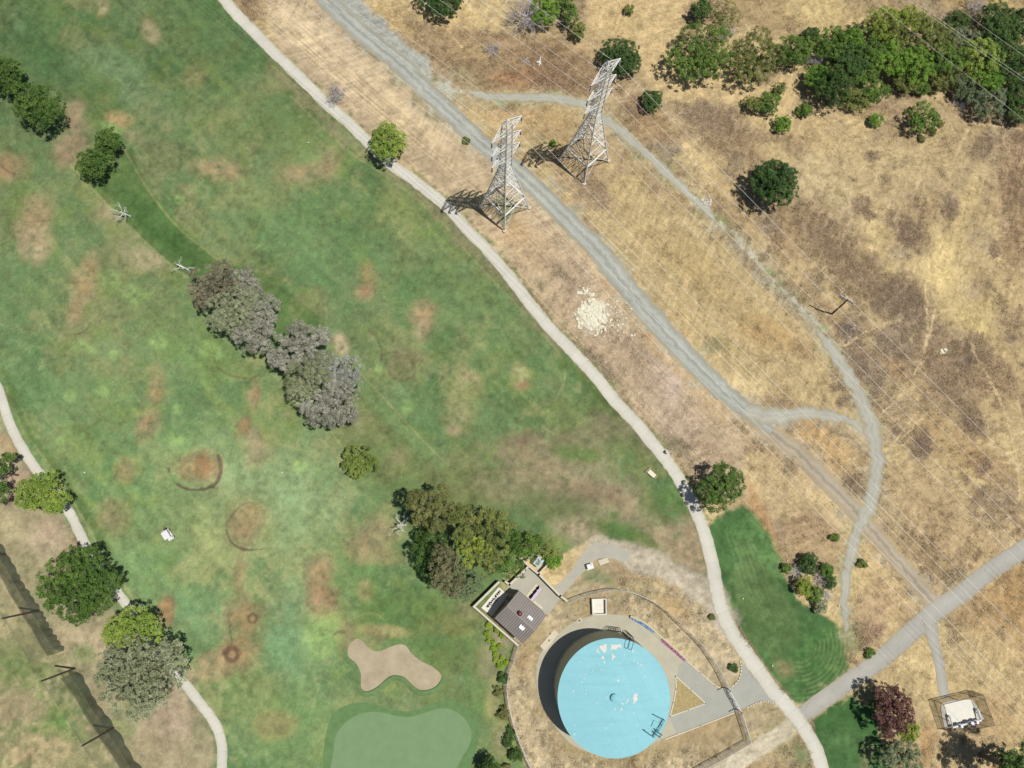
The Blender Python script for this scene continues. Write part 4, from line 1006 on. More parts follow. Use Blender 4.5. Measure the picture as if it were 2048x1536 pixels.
tree('eucalyptus_tree', 664, 798, 60, 6.6, 'grey', 'large mauve grey eucalyptus ending the second stand', group=G1, lobes=[(-4, -22, 36), (26, -14, 30), (-18, 12, 34), (18, 16, 36), (-44, 18, 18), (-28, 36, 22), (30, 34, 20), (2, 38, 20)], **EUC)
# trees along the left edge
G2 = 'pines along the left fairway edge'
PIN = dict(needle=True, leaf=0.42, clump=0.55, dens=1.15, flat=0.9)
tree('pine_tree', 14, 152, 36, 4.2, 'pine', 'dark pine cut by the left frame edge', group=G2, **PIN)
tree('pine_tree', 78, 210, 50, 4.8, 'pine', 'largest pine of the left group, shading the bare brown patch', group=G2, lobes=[(-20, -18, 28), (14, -14, 28), (-4, 8, 34), (26, 14, 24), (-26, 10, 22), (8, 30, 20)], **PIN)
tree('pine_tree', 218, 284, 26, 3.2, 'pine', 'small pine with a pale green turf patch above it', group=G2, **PIN)
tree('pine_tree', 190, 328, 32, 3.6, 'pine', 'mid sized pine just below and beside the small pine', group=G2, **PIN)
tree('round_tree', 8, 948, 26, 4.0, 'oak', 'dark green tree cut by the frame beside the bare dirt, near the left path', lobes=[(-8, -24, 20), (-6, 10, 26), (-10, 40, 22), (14, -28, 12)])
tree('lime_tree', 86, 982, 48, 4.6, 'lime', 'lime green tree hanging over the left concrete path', lobes=[(-22, 4, 30), (2, 20, 26), (24, 8, 24), (12, -22, 20), (-8, -14, 22), (36, 22, 18), (20, 28, 18), (-34, 14, 18)], clump=.6)
tree('round_tree', 160, 1166, 82, 6.2, 'oak', 'biggest round green tree, covering part of the left path', lobes=[(-34, -6, 46), (8, -28, 46), (36, -4, 44), (-8, 22, 52), (32, 30, 38), (-46, 22, 34), (8, 0, 46), (62, -4, 22), (26, -54, 20), (-12, -52, 22), (0, 58, 22)], clump=.62, gap=.1)
tree('lime_tree', 268, 1254, 54, 6.0, 'lime', 'bright lime green tree between the big round tree and the grey one', lobes=[(-26, 4, 30), (4, -10, 32), (30, -4, 26), (2, 16, 34), (-40, 16, 20), (36, 20, 20)], clump=.55, gap=.1)
tree('eucalyptus_tree', 288, 1346, 92, 6.8, 'sage', 'huge mottled grey green eucalyptus standing over the left path', lobes=[(-46, -20, 42), (-8, -36, 42), (36, -30, 40), (70, -8, 26), (-54, 12, 40), (-10, 6, 50), (36, 8, 40), (-28, 42, 42), (14, 44, 38), (-8, 70, 26), (60, -40, 22), (-70, -4, 20)], leaf=.32, clump=.58, dens=.95, flat=.7, gap=.12)
# singles along the paths
tree('round_tree', 775, 284, 36, 4.0, 'lime', 'light green round tree shading the main cart path', clump=.55, nl=8)
tree('round_tree', 720, 922, 38, 2.8, 'moss', 'mossy green spreading tree alone on the turf below the grey stands', clump=.45, flat=.55, lobes=[(-10, -10, 22), (12, -8, 22), (0, 12, 22), (-22, 6, 14), (24, 8, 14), (-12, 22, 12)])
tree('round_tree', 1440, 974, 46, 5.0, 'oak', 'round green tree beside the cart path above the tee', lobes=[(-22, 6, 26), (2, -18, 26), (22, -6, 26), (4, 12, 30), (-12, 26, 22), (30, -20, 16), (-2, -34, 14)], clump=.55)
tree('round_tree', 1552, 362, 48, 5.0, 'dark', 'dark green tree standing alone on the dry slope', clump=.6, nl=9, leaf=.34)
# the grove by the pump house
G3 = 'trees of the grove behind the pump house'
GR = dict(clump=.62, dens=.9, leaf=.30, gap=.06, flat=.9, vary=.9, shrink=.86)
tree('grove_tree', 862, 1020, 54, 10.0, 'khaki', 'khaki tree at the top left corner of the grove beside the bleached dead tree', group=G3, lobes=[(-30, -20, 22), (-8, -6, 30), (18, -18, 28), (10, 16, 30), (26, -38, 16), (34, 8, 22), (-22, 10, 22)], **GR)
tree('grove_tree', 862, 1090, 46, 4.2, 'deep', 'low tree on the left flank of the grove, leaves darkened for shade', group=G3, lobes=[(-18, 14, 26), (8, -16, 30), (18, 16, 28), (-18, -10, 20), (-4, 38, 26), (-22, -62, 24), (-14, -40, 24), (4, 58, 22)], **GR)  # dark leaf colour carries the shade of the taller crowns
tree('grove_tree', 896, 1136, 50, 10.4, 'drab', 'drab olive brown tree at the lower left of the grove', group=G3, lobes=[(-8, -26, 26), (8, 0, 32), (-10, 18, 28), (12, 28, 22), (-20, 2, 20), (6, 46, 18)], **GR)
tree('grove_tree', 934, 1038, 40, 10.4, 'olive', 'olive tree at the top middle of the grove', group=G3, lobes=[(-8, -10, 24), (8, 10, 24), (-6, 26, 22), (-20, -18, 18)], **GR)
tree('grove_tree', 990, 1048, 46, 10.6, 'olive', 'yellowish olive tree crowning the upper right of the grove', group=G3, lobes=[(-14, -8, 28), (10, -4, 28), (4, 20, 26), (26, 4, 18), (-24, 14, 18)], **GR)
tree('grove_tree', 940, 1096, 36, 11.0, 'yellow', 'brightest yellow green tree in the heart of the grove', group=G3, lobes=[(-10, -6, 20), (8, -12, 20), (-8, 18, 18), (26, -4, 20), (-4, 28, 14)], **GR)
tree('grove_tree', 982, 1112, 38, 9.6, 'olive', 'round topped olive tree on the lower edge of the grove', group=G3, lobes=[(-12, -12, 24), (12, -14, 24), (-2, 14, 24), (-8, 28, 16)], **GR)
tree('grove_tree', 1036, 1100, 44, 7.5, 'green', 'fresh green willowy tree on the right of the grove, above the yard wall', group=G3, lobes=[(-18, -22, 24), (10, -10, 28), (-6, 18, 26), (-22, 36, 20), (30, -18, 18), (2, 40, 16)], **GR)
tree('grove_tree', 1078, 1090, 36, 6.0, 'olive', 'wispy olive tree at the right tip of the grove', group=G3, lobes=[(-16, -6, 22), (10, -4, 20), (26, 10, 14), (-8, 16, 20), (40, 16, 9)], clump=.5, dens=.8, leaf=.28, gap=.2)
tree('grove_tree', 926, 1166, 38, 4.0, 'blue', 'blue green eucalyptus sapling at the foot of the grove by the white slab', group=G3, lobes=[(-14, 6, 20), (8, -12, 22), (16, 12, 20), (-2, 24, 16), (28, 2, 14), (2, -30, 12)], clump=.45, dens=.8, leaf=.26, gap=.2)
bush('shrub', 1106, 1120, 18, 'bright', 'bright green bush touching the transformer cabinet', seed=5)
# bleached dead trees and bare shrubs
bare('dead_tree', 250, 424, 24, 4.0, 'bleached leafless tree standing on the dark mown band', seed=3, n=6, dens=3, thick=.17, lean=(-.3, -.1))
bare('dead_tree', 372, 536, 22, 2.4, 'bleached white limb lying out from the top of the grey stand', seed=11, n=5, thick=.14, lean=(-.8, .3))
bare('dead_tree', 808, 1050, 38, 5.0, 'bleached dead tree spreading white boughs left of the grove', seed=8, n=6, dens=2, thick=.17, sub_=4, lean=(-.3, 0))
bare('bare_shrub', 671, 188, 23, 1.6, 'leafless grey shrub on the verge of the cart path', 'shrub', seed=4, n=30, thick=.12, material=twig_m, trunk=False, dens=4)
bare('bare_shrub', 988, 98, 18, 1.0, 'flattened grey bare shrub in the brown scrub', 'shrub', seed=5, n=21, thick=0.10, material=twig_m, trunk=False, dens=4)
bare('bare_tree', 1052, 34, 40, 4.0, 'bare grey tree with tangled branches at the top edge', 'tree', seed=6, n=24, thick=.20, material=twig_m, sub_=4, dens=4)
bare('bare_tree', 1450, 66, 24, 2.4, 'bare grey branches behind the big creek side tree', 'tree', seed=7, n=18, thick=0.12, material=twig_m, dens=4)
bare('bare_tree', 1629, 118, 24, 2.8, 'bare grey tree in the first gap of the creek thicket', 'tree', seed=9, n=21, thick=0.12, material=twig_m, dens=4)
bare('bare_tree', 1950, 12, 26, 3.0, 'bare grey tree at the top edge above the thicket', 'tree', seed=10, n=21, thick=0.14, material=twig_m, dens=4)
bare('bare_shrub', 1924, 200, 24, 1.6, 'low grey leafless shrub under the thicket edge', 'shrub', seed=12, n=21, thick=0.10, material=twig_m, trunk=False, dens=4)
bare('bare_shrub', 1905, 66, 22, 2.0, 'grey leafless shrub deep inside the thicket under the wires', 'shrub', seed=13, n=21, thick=0.10, material=twig_m, trunk=False, dens=4)
bare('bare_shrub', 1597, 1143, 16, 1.4, 'silver leafless shrub in the clump beside the tee', 'shrub', seed=14, n=24, thick=0.10, material=dead_m, trunk=False, dens=4)
bare('bare_shrub', 1642, 1162, 18, 1.3, 'brown grey leafless shrub in the middle of the tee clump', 'shrub', seed=15, n=24, thick=0.10, material=twig_m, trunk=False, dens=4)
bare('bare_shrub', 1653, 1190, 14, 1.3, 'whitish leafless shrub on the right of the tee clump', 'shrub', seed=16, n=21, thick=0.09, material=dead_m, trunk=False, dens=4)
bare('bare_shrub', 1616, 215, 18, 1.5, 'half dead shrub with white stems below the thicket', 'shrub', seed=17, n=15, thick=0.10, material=dead_m, trunk=False, dens=3)
# clump beside the tee
TG = 'green shrubs in the clump beside the tee'
bush('shrub', 1615, 1127, 19, 'dark', 'dark green bush at the top of the tee clump', group=TG, sq=1.1)
bush('shrub', 1573, 1136, 9, 'green', 'small green bush jutting onto the tee turf', group=TG)
bush('shrub', 1606, 1174, 15, 'yellow', 'tall yellow green bush leaning over the tee', group=TG, sq=1.5, tall=1.4)
bush('shrub', 1652, 1141, 13, 'green', 'green bush beside the bare shrub at the upper right of the tee clump', group=TG)
bush('shrub', 1661, 1164, 11, 'dark', 'narrow dark bush on the trail side of the tee clump', group=TG, sq=1.4)
bush('shrub', 1630, 1187, 15, 'green', 'round mid green bush at the lower middle of the tee clump', group=TG)
bush('shrub', 1640, 1212, 15, 'sage', 'grey green bush at the bottom of the tee clump', group=TG)
bush('shrub', 1669, 1076, 8, 'green', 'lone small green bush left of the trail bend', seed=3)
bush('shrub', 1726, 1128, 8, 'olive', 'lone small olive bush on the right verge of the trail', seed=4)
bush('shrub', 1738, 1306, 10, 'green', 'small green weed clump on the verge of the asphalt road', tall=.5)
# lower right corner
tree('plum_tree', 1784, 1416, 38, 4.6, 'red', 'dark red leaved plum tree beside the dry grass', sq=1.0, lobes=[(-12, -22, 24), (8, -14, 26), (-14, 8, 24), (10, 10, 26), (-10, 34, 20), (20, 28, 18), (26, -2, 14)], clump=.5)
tree('lime_tree', 1816, 1458, 22, 4.6, 'yellow', 'small yellow green tree growing out of the red plum', clump=.45, nl=5)
tree('round_tree', 1800, 1506, 38, 3.6, 'blue', 'dull grey green tree below the red plum at the bottom edge', lobes=[(-24, 4, 22), (6, -10, 24), (16, 14, 24), (-6, 24, 22)], clump=.5, gap=.15)
tree('round_tree', 2037, 1546, 52, 9.5, 'dark', 'tall dark tree at the bottom right corner casting the big black shadow', lobes=[(-14, -16, 34), (14, -24, 36), (0, 16, 40), (-30, 10, 24), (30, 10, 30)], clump=.8)
tree('round_tree', 2014, 1518, 26, 3.0, 'deep', 'low dark green tree on the bottom right edge in the shadow', lobes=[(-8, 4, 18), (14, -4, 18), (24, 16, 20)], clump=.5)
# ------------------------------------------------------------------ the thicket along the creek and the scrub on the dry side
TH = 'broadleaf trees of the creek thicket'
CR = dict(clump=.6, dens=.85, leaf=.30, gap=.08)
tree('broadleaf_tree', 1404, 108, 66, 4.2, 'green', 'big spreading green tree at the near end of the creek', lobes=[(-14, -32, 32), (-30, 6, 34), (8, 8, 44), (36, -26, 26), (-54, 12, 22), (30, 20, 30), (-24, 30, 26), (4, 34, 24)], **CR)
tree('broadleaf_tree', 1510, 112, 54, 3.8, 'olive', 'dull olive green tree beside the big spreading one', lobes=[(-36, 0, 30), (0, 4, 40), (6, -26, 26), (-18, 34, 24), (30, 8, 26), (10, 32, 22)], **CR)
tree('broadleaf_tree', 1404, 18, 18, 2.8, 'dark', 'small very dark tree at the top edge above the spreading tree', clump=.5, nl=5)
tree('broadleaf_tree', 1448, 26, 34, 3.2, 'olive', 'thin wispy green tree leaning at the top edge', lobes=[(-14, -12, 22), (6, -2, 24), (24, 8, 14), (-16, 22, 20), (0, 24, 16)], clump=.4, dens=.55, leaf=.26, gap=.3)
def thick(u, v, r, hc, pal, label, **k):
    a = dict(CR); a.update(k)
    tree('broadleaf_tree', u, v, r, hc, pal, label, group=TH, **a)
thick(1585, 102, 34, 3.0, 'green', 'low green tree closing the thicket toward the olive tree')
bush('shrub', 1622, 70, 17, 'dark', 'small dark bush standing off the top of the thicket, by a bare grey tree')
thick(1664, 92, 40, 3.4, 'green', 'mid green tree just right of the bare grey tree in the gap')
thick(1697, 84, 32, 3.6, 'bright', 'fresh green tree on the upper rim of the thicket, second past the gap')
thick(1636, 156, 28, 2.6, 'bright', 'bright bushy tree below the bare grey tree of the gap')
thick(1668, 172, 42, 3.6, 'deep', 'deep green dense tree at the lower left end of the thicket')
thick(1700, 124, 38, 3.6, 'dark', 'dark tree between the deep green one and the yellow crowns')
thick(1742, 108, 34, 3.6, 'green', 'green tree directly under the left yellow crown')
thick(1770, 50, 38, 4.4, 'yellow', 'left one of the two tall yellow green crowns on the rim')
thick(1822, 42, 34, 4.4, 'yellow', 'right one of the two tall yellow green crowns on the rim', gap=.15)
thick(1792, 74, 28, 3.6, 'olive', 'olive crown squeezed below both yellow crowns')
thick(1864, 74, 42, 4.4, 'olive', 'wide olive crown on the rim right of the yellow ones')
thick(1786, 122, 34, 3.6, 'bright', 'bright green crown in the middle of the thicket')
thick(1832, 128, 40, 3.8, 'bright', 'biggest bright green crown of the lower thicket front')
thick(1884, 118, 38, 4.0, 'green', 'mid green crown left of the isolated lime crown')
thick(1729, 150, 26, 2.4, 'green', 'low crown above the small bare sandy strip')
thick(1752, 184, 28, 2.0, 'green', 'long low bush below the sandy strip', sq=.7)
thick(1714, 200, 24, 1.8, 'olive', 'low olive bush at the foot of the deep green tree')
thick(1808, 162, 26, 2.0, 'olive', 'dull low bush under the biggest bright crown')
thick(1842, 174, 18, 1.6, 'green', 'small round bush in front of the thicket')
thick(1890, 158, 26, 2.4, 'olive', 'low crown at the front edge below the wires')
thick(1954, 116, 42, 4.6, 'lime', 'lime crown standing out from the dark right part of the thicket')
thick(1976, 160, 30, 3.6, 'bright', 'bright crown just below the lime crown')
thick(1916, 44, 24, 2.8, 'deep', 'nearly black small tree on the rim beside the wires')
thick(1920, 92, 34, 3.2, 'sage', 'greyish thin crown in the hollow behind the lime crown', gap=.25)
thick(1992, 44, 42, 4.2, 'dark', 'dark crown on the upper right rim')
thick(2004, 82, 40, 4.0, 'dark', 'dark crown with brighter tips right of the lime crown')
thick(2042, 52, 38, 4.2, 'deep', 'deepest green crown in the top right corner')
thick(2016, 124, 40, 3.8, 'deep', 'dull shadowy crown under the double wires')
thick(2046, 134, 34, 3.8, 'dark', 'dark crown cut by the right frame edge')
thick(1930, 176, 26, 2.2, 'blue', 'grey green low crown near the low leafless shrub')
thick(1976, 204, 36, 2.8, 'blue', 'wide grey green crown at the lower right front')
thick(2040, 182, 30, 3.0, 'dark', 'dark crown low on the right frame edge')
thick(2036, 222, 26, 2.6, 'deep', 'lowest dark crown of the thicket on the right edge')
DG = 'green shrubs on the dry grass'
def dryb(u, v, r, pal, label, **k): bush('shrub', u, v, r, pal, label, group=DG, **k)
dryb(1507, 208, 18, 'olive', 'thin olive bush, left one of the pair under the olive tree', gap=.2)
dryb(1537, 205, 22, 'green', 'leafy green bush, right one of the pair under the olive tree')
dryb(1560, 178, 13, 'olive', 'wispy bush between the pair and the thicket', gap=.3)
dryb(1609, 220, 15, 'green', 'green bush next to white stems below the thicket')
dryb(1566, 248, 17, 'bright', 'bright bush with a hard shadow below the pair of bushes')
dryb(1750, 240, 13, 'bright', 'small bright bush with a long black shadow below the thicket')
tree('broadleaf_tree', 1838, 234, 32, 2.4, 'green', 'open branched green tree alone below the thicket', lobes=[(6, -12, 20), (-16, 0, 16), (12, 8, 22), (-4, 18, 16), (24, -2, 12)], clump=.45, gap=.2)
dryb(1880, 246, 8, 'olive', 'flat olive weed right of the open branched tree', tall=.4); dryb(1863, 262, 9, 'khaki', 'flat khaki weed below the open branched tree', tall=.4); dryb(1843, 277, 6, 'khaki', 'tiny khaki weed farthest below the open branched tree', tall=.4)
tree('broadleaf_tree', 1240, 112, 40, 2.4, 'dark', 'dome shaped dark green tree behind the top of the right pylon', lobes=[(-10, -6, 30), (10, -4, 30), (2, 14, 30), (-22, 2, 20), (20, 16, 22)], clump=.4, leaf=.24, dens=1.1, flat=.6)
dryb(1305, 201, 22, 'dark', 'dark green bush crossed by the upper wires')
dryb(1258, 19, 10, 'olive', 'small olive bush alone near the top edge')
dryb(1157, 62, 16, 'olive', 'thin green bush right of the bare tangled tree', gap=.2, tall=1.0, sq=1.2)
dryb(933, 281, 6, 'olive', 'tiny bush on the left verge of the gravel road'); dryb(1106, 286, 5, 'bright', 'tiny bright bush between both pylons')
tree('broadleaf_tree', 884, -2, 46, 2.6, 'dark', 'dark green dense tree at the top edge left of the bare tree', lobes=[(-26, -4, 26), (8, 8, 32), (24, -10, 26), (-4, 14, 26)], clump=.5)
tree('broadleaf_tree', 1090, 22, 24, 2.8, 'bright', 'bright green tree intergrown with the bare grey tree', lobes=[(-6, -14, 20), (8, 10, 18), (-12, 16, 14), (10, -4, 18)], clump=.5)
tree('broadleaf_tree', 1128, 14, 24, 2.8, 'green', 'green tree right of the one in the bare branches', lobes=[(0, -8, 20), (10, 12, 16), (8, -18, 16), (14, 26, 12)], clump=.5)
dryb(1467, 1336, 8, 'dark', 'small dark bush beside the driveway mouth', tall=.6); dryb(1424, 1234, 4, 'khaki', 'tiny khaki weed left of the cart path below the dirt lane', tall=.5)
# planting bed along the pump house fence
SB = 'lime shrubs of the planting bed'
for u, v, r, lb in ((978, 1251, 7.5, 'largest lime shrub at the top of the planting bed'), (975, 1267, 6.5, 'lime shrub second down the left side of the bed'), (977, 1278, 6, 'lime shrub third down the left side of the bed'),
                    (994, 1259, 7, 'darker lime shrub hugging the pump house fence'), (1004.5, 1271.4, 6, 'lime shrub below the one hugging the fence'), (987, 1286, 4.5, 'small lime shrub left of the middle of the bed'),
                    (986, 1297, 5.5, 'lime shrub fourth down the left side of the bed'), (999.4, 1293, 5.5, 'lone round lime shrub in the middle of the bed'), (991, 1308, 5.5, 'lime shrub just below the middle of the bed on the left'),
                    (992, 1320, 6, 'lime shrub second from the lower end of the bed'), (1004.5, 1316, 5, 'sparse lime shrub on the right of the bed'), (999, 1331, 7, 'wide lime shrub closing the lower end of the bed'), (1011.7, 1326, 4.5, 'smallest lime shrub beside the fence at the lower end')):
    bush('shrub', u, v, r * .86, 'shrub', lb + ' beside the fence', group=SB, leaf=.2, clump=.26)
DB = 'dark shrubs outside the tank fence'
for u, v, r, pal, lb in ((1006, 1356, 10, 'dark', 'dark green shrub against the fence just below the planting bed'), (996, 1383, 9, 'khaki', 'brownish shrub second along the tank fence'), (1006, 1427, 12, 'khaki', 'dull round shrub third along the tank fence'),
                         (1022, 1462, 8, 'dark', 'small dark shrub tucked against the tank fence'), (1017, 1482, 11, 'dark', 'dark shrub fourth along the tank fence'), (1030, 1511, 14, 'dark', 'biggest dark shrub along the tank fence')):
    bush('shrub', u, v, r, pal, lb, group=DB, leaf=.2, clump=.35)
tree('pine_tree', 978, 1538, 20, 3.4, 'deep', 'dark conifer tip at the bottom edge outside the tank fence', needle=True, leaf=.4, clump=.4, flat=1.4)
bush('shrub', 1012, 1538, 10, 'khaki', 'khaki shrub at the bottom edge next to the conifer')

# ------------------------------------------------------------------ dry tufts, brush and rubble: nobody could count them
def tufts():
    rs = np.random.RandomState(21)
    n = len(GX)
    inside = (GU > -60) & (GU < 2110) & (GV > -60) & (GV < 1600)
    w = np.where(inside, np.clip(GDRY, 0, 1), 0) ** 1.5
    # bare roads stay clear
    for line, hw in ((GRAVEL, 27), (GSPUR, 20), (CART, 14), (ASPH, 20), (SPUR, 11), (TRAIL1, 12), (TRAIL2, 15), (TRACK, 16), (LEFTP, 12), ([(1110, 1180), (1190, 1098), (1250, 1108), (1320, 1135), (1420, 1195), (1450, 1250)], 22), ([(1590, 1440), (1500, 1500), (1420, 1560)], 30), ([(580, 60), (700, 180), (850, 310), (930, 370)], 52), ([(660, 80), (760, 175), (880, 290)], 40)):
        pts = spline(line, 14)
        for a, b in zip(pts[:-1], pts[1:]):
            i = np.nonzero((GU > min(a[0], b[0]) - hw) & (GU < max(a[0], b[0]) + hw) & (GV > min(a[1], b[1]) - hw) & (GV < max(a[1], b[1]) + hw))[0]
            if len(i) == 0: continue
            ex, ey = b - a
            t = np.clip(((GU[i] - a[0]) * ex + (GV[i] - a[1]) * ey) / (ex * ex + ey * ey + 1e-9), 0, 1)
            w[i[np.hypot(GU[i] - a[0] - t * ex, GV[i] - a[1] - t * ey) < hw]] = 0
    cx, cy, cr = 1212, 1368, 150
    w[(GU - cx) ** 2 + (GV - cy) ** 2 < cr ** 2] = 0
    w[GC[:, 0] < GC[:, 1] * 1.12] = 0
    w[(GU > 1300) & (GU < 1560) & (GV > 1300) & (GV < 1500)] = 0
    w[(GU > 950) & (GU < 1240) & (GV > 1080) & (GV < 1290)] = 0
    w[(GU > 1860) & (GU < 1980) & (GV > 1375) & (GV < 1470)] = 0
    brown = np.clip((0.36 - GC[:, 0]) * 8, 0, 1)
    def scatter(name, num, wt, blades, ln, wd, lift, shade, spread):
        p = wt / wt.sum()
        i = rs.choice(n, num, p=p)
        x = GX[i] + rs.randn(num) * .15; y = GY[i] + rs.randn(num) * .15
        col = np.array(GC[i])
        m = num * blades
        bx = np.repeat(x, blades) + rs.randn(m) * spread; by = np.repeat(y, blades) + rs.randn(m) * spread
        a = rs.rand(m) * 6.283; L = ln * (.5 + rs.rand(m)); W = wd * (.6 + .8 * rs.rand(m)); h = lift * (.3 + rs.rand(m))
        dx, dy = np.cos(a), np.sin(a)
        V = np.zeros((m, 3, 3), np.float32)
        V[:, 0] = np.stack([bx - dy * W, by + dx * W, np.zeros(m)], 1)
        V[:, 1] = np.stack([bx + dy * W, by - dx * W, np.zeros(m)], 1)
        V[:, 2] = np.stack([bx + dx * L, by + dy * L, h], 1)
        me = bpy.data.meshes.new(name)
        me.vertices.add(3 * m); me.vertices.foreach_set('co', V.ravel())
        me.loops.add(3 * m); me.loops.foreach_set('vertex_index', np.arange(3 * m, dtype=np.int32))
        me.polygons.add(m); me.polygons.foreach_set('loop_start', np.arange(0, 3 * m, 3, dtype=np.int32)); me.update()
        c = np.repeat(col, blades, 0) * (shade[0] + (shade[1] - shade[0]) * rs.rand(m))[:, None]
        at = me.attributes.new('tint', 'FLOAT_COLOR', 'FACE')
        at.data.foreach_set('color', np.concatenate([np.clip(c, .01, .8), np.ones((m, 1))], 1).astype(np.float32).ravel())
        o = link(name, me, LEAF); o['kind'] = 'stuff'
    scatter('dry_grass', 60000, w * (.5 + .5 * (1 - brown)), 3, .42, .045, .12, (.92, 1.32), .15)
    scatter('dry_brush', 16000, w * brown ** 1.2 + 1e-9, 6, .36, .06, .24, (.8, 1.6), .22)
tufts()

def stones(name, u, v, ru, rv, num, smin, smax, material, seed, label=None):
    rs = np.random.RandomState(seed); b = MB()
    ico = bmesh.new(); bmesh.ops.create_icosphere(ico, subdivisions=1, radius=1)
    ve = [p.co.copy() for p in ico.verts]; fa = [tuple(q.index for q in f.verts) for f in ico.faces]; ico.free()
    for _ in range(num):
        q = P(u + rs.randn() * ru * .5, v + rs.randn() * rv * .5)
        s = smin + (smax - smin) * rs.rand() ** 3
        sx, sy, sz = s * (.6 + .8 * rs.rand()), s * (.6 + .8 * rs.rand()), s * (.3 + .3 * rs.rand())
        b.add([(q.x + p.x * sx * (1 + .2 * rs.randn()), q.y + p.y * sy * (1 + .2 * rs.randn()), p.z * sz + sz * .5) for p in ve], fa)
    o = b.build(name, material); o['kind'] = 'stuff'
    return o
chalk = mat('white_rubble', S(246, 240, 214), .9, .08, 2.0)
stones('rubble', 1187, 630, 26, 32, 900, .06, .5, chalk, 3)
stones('rubble', 1184, 634, 44, 52, 260, .04, .16, chalk, 31)
stones('rubble', 1174, 582, 14, 8, 60, .05, .3, chalk, 32)
stones('rubble', 1235, 640, 40, 40, 120, .06, .25, chalk, 4)
stones('rubble', 1414, 405, 9, 9, 60, .08, .3, mat('pale_debris', S(225, 218, 210), .9, .2, 3.0), 5)
stones('rubble', 1885, 702, 6, 6, 22, .08, .35, chalk, 6)
stones('rubble', 1395, 375, 30, 40, 50, .05, .2, chalk, 7)
stones('rubble', 1700, 660, 12, 10, 30, .1, .35, mat('dark_debris', S(120, 110, 104), .9, .3, 3.0), 8)
# fallen wood
def logs(name, u, v, n, ln, rad, material, label, cat, seed, spread=1.0):
    rs = np.random.RandomState(seed); c = P(u, v); b = MB()
    for k in range(n):
        a = rs.rand() * 6.283; o = Vector((rs.randn() * spread, rs.randn() * spread * .6, 0)); l = ln * (.4 + .6 * rs.rand()); r = rad * (.5 + .7 * rs.rand())
        d = Vector((math.cos(a), math.sin(a), 0)) * l / 2
        b.tube([o - d + Vector((0, 0, r)), o + Vector((0, 0, r + .12 * rs.rand() * (k + 1) ** .5)), o + d + Vector((0, 0, r + .25 * rs.rand()))], [r, r * .9, r * .5], 6)
    o = b.build(name, material); o.location = (c.x, c.y, 0)
    tag(o, label, cat)
logs('branch_pile', 1340, 300, 24, 2.2, .04, twig_m, 'pile of bleached branches on the dry slope below the wires', 'branches', 4, 1.9)
logs('fallen_log', 1080, 125, 3, 2.2, .20, dead_m, 'short white log lying in the reddish scrub', 'log', 5, .3)
logs('branch_pile', 1052, 122, 14, 2.0, .05, twig_m, 'grey twigs scattered beside the white log', 'branches', 6, .12)
logs('branch_pile', 1785, 1383, 9, 3.6, .06, bark_m, 'dark fallen branches along the upper side of the plum tree', 'branches', 7, .5)
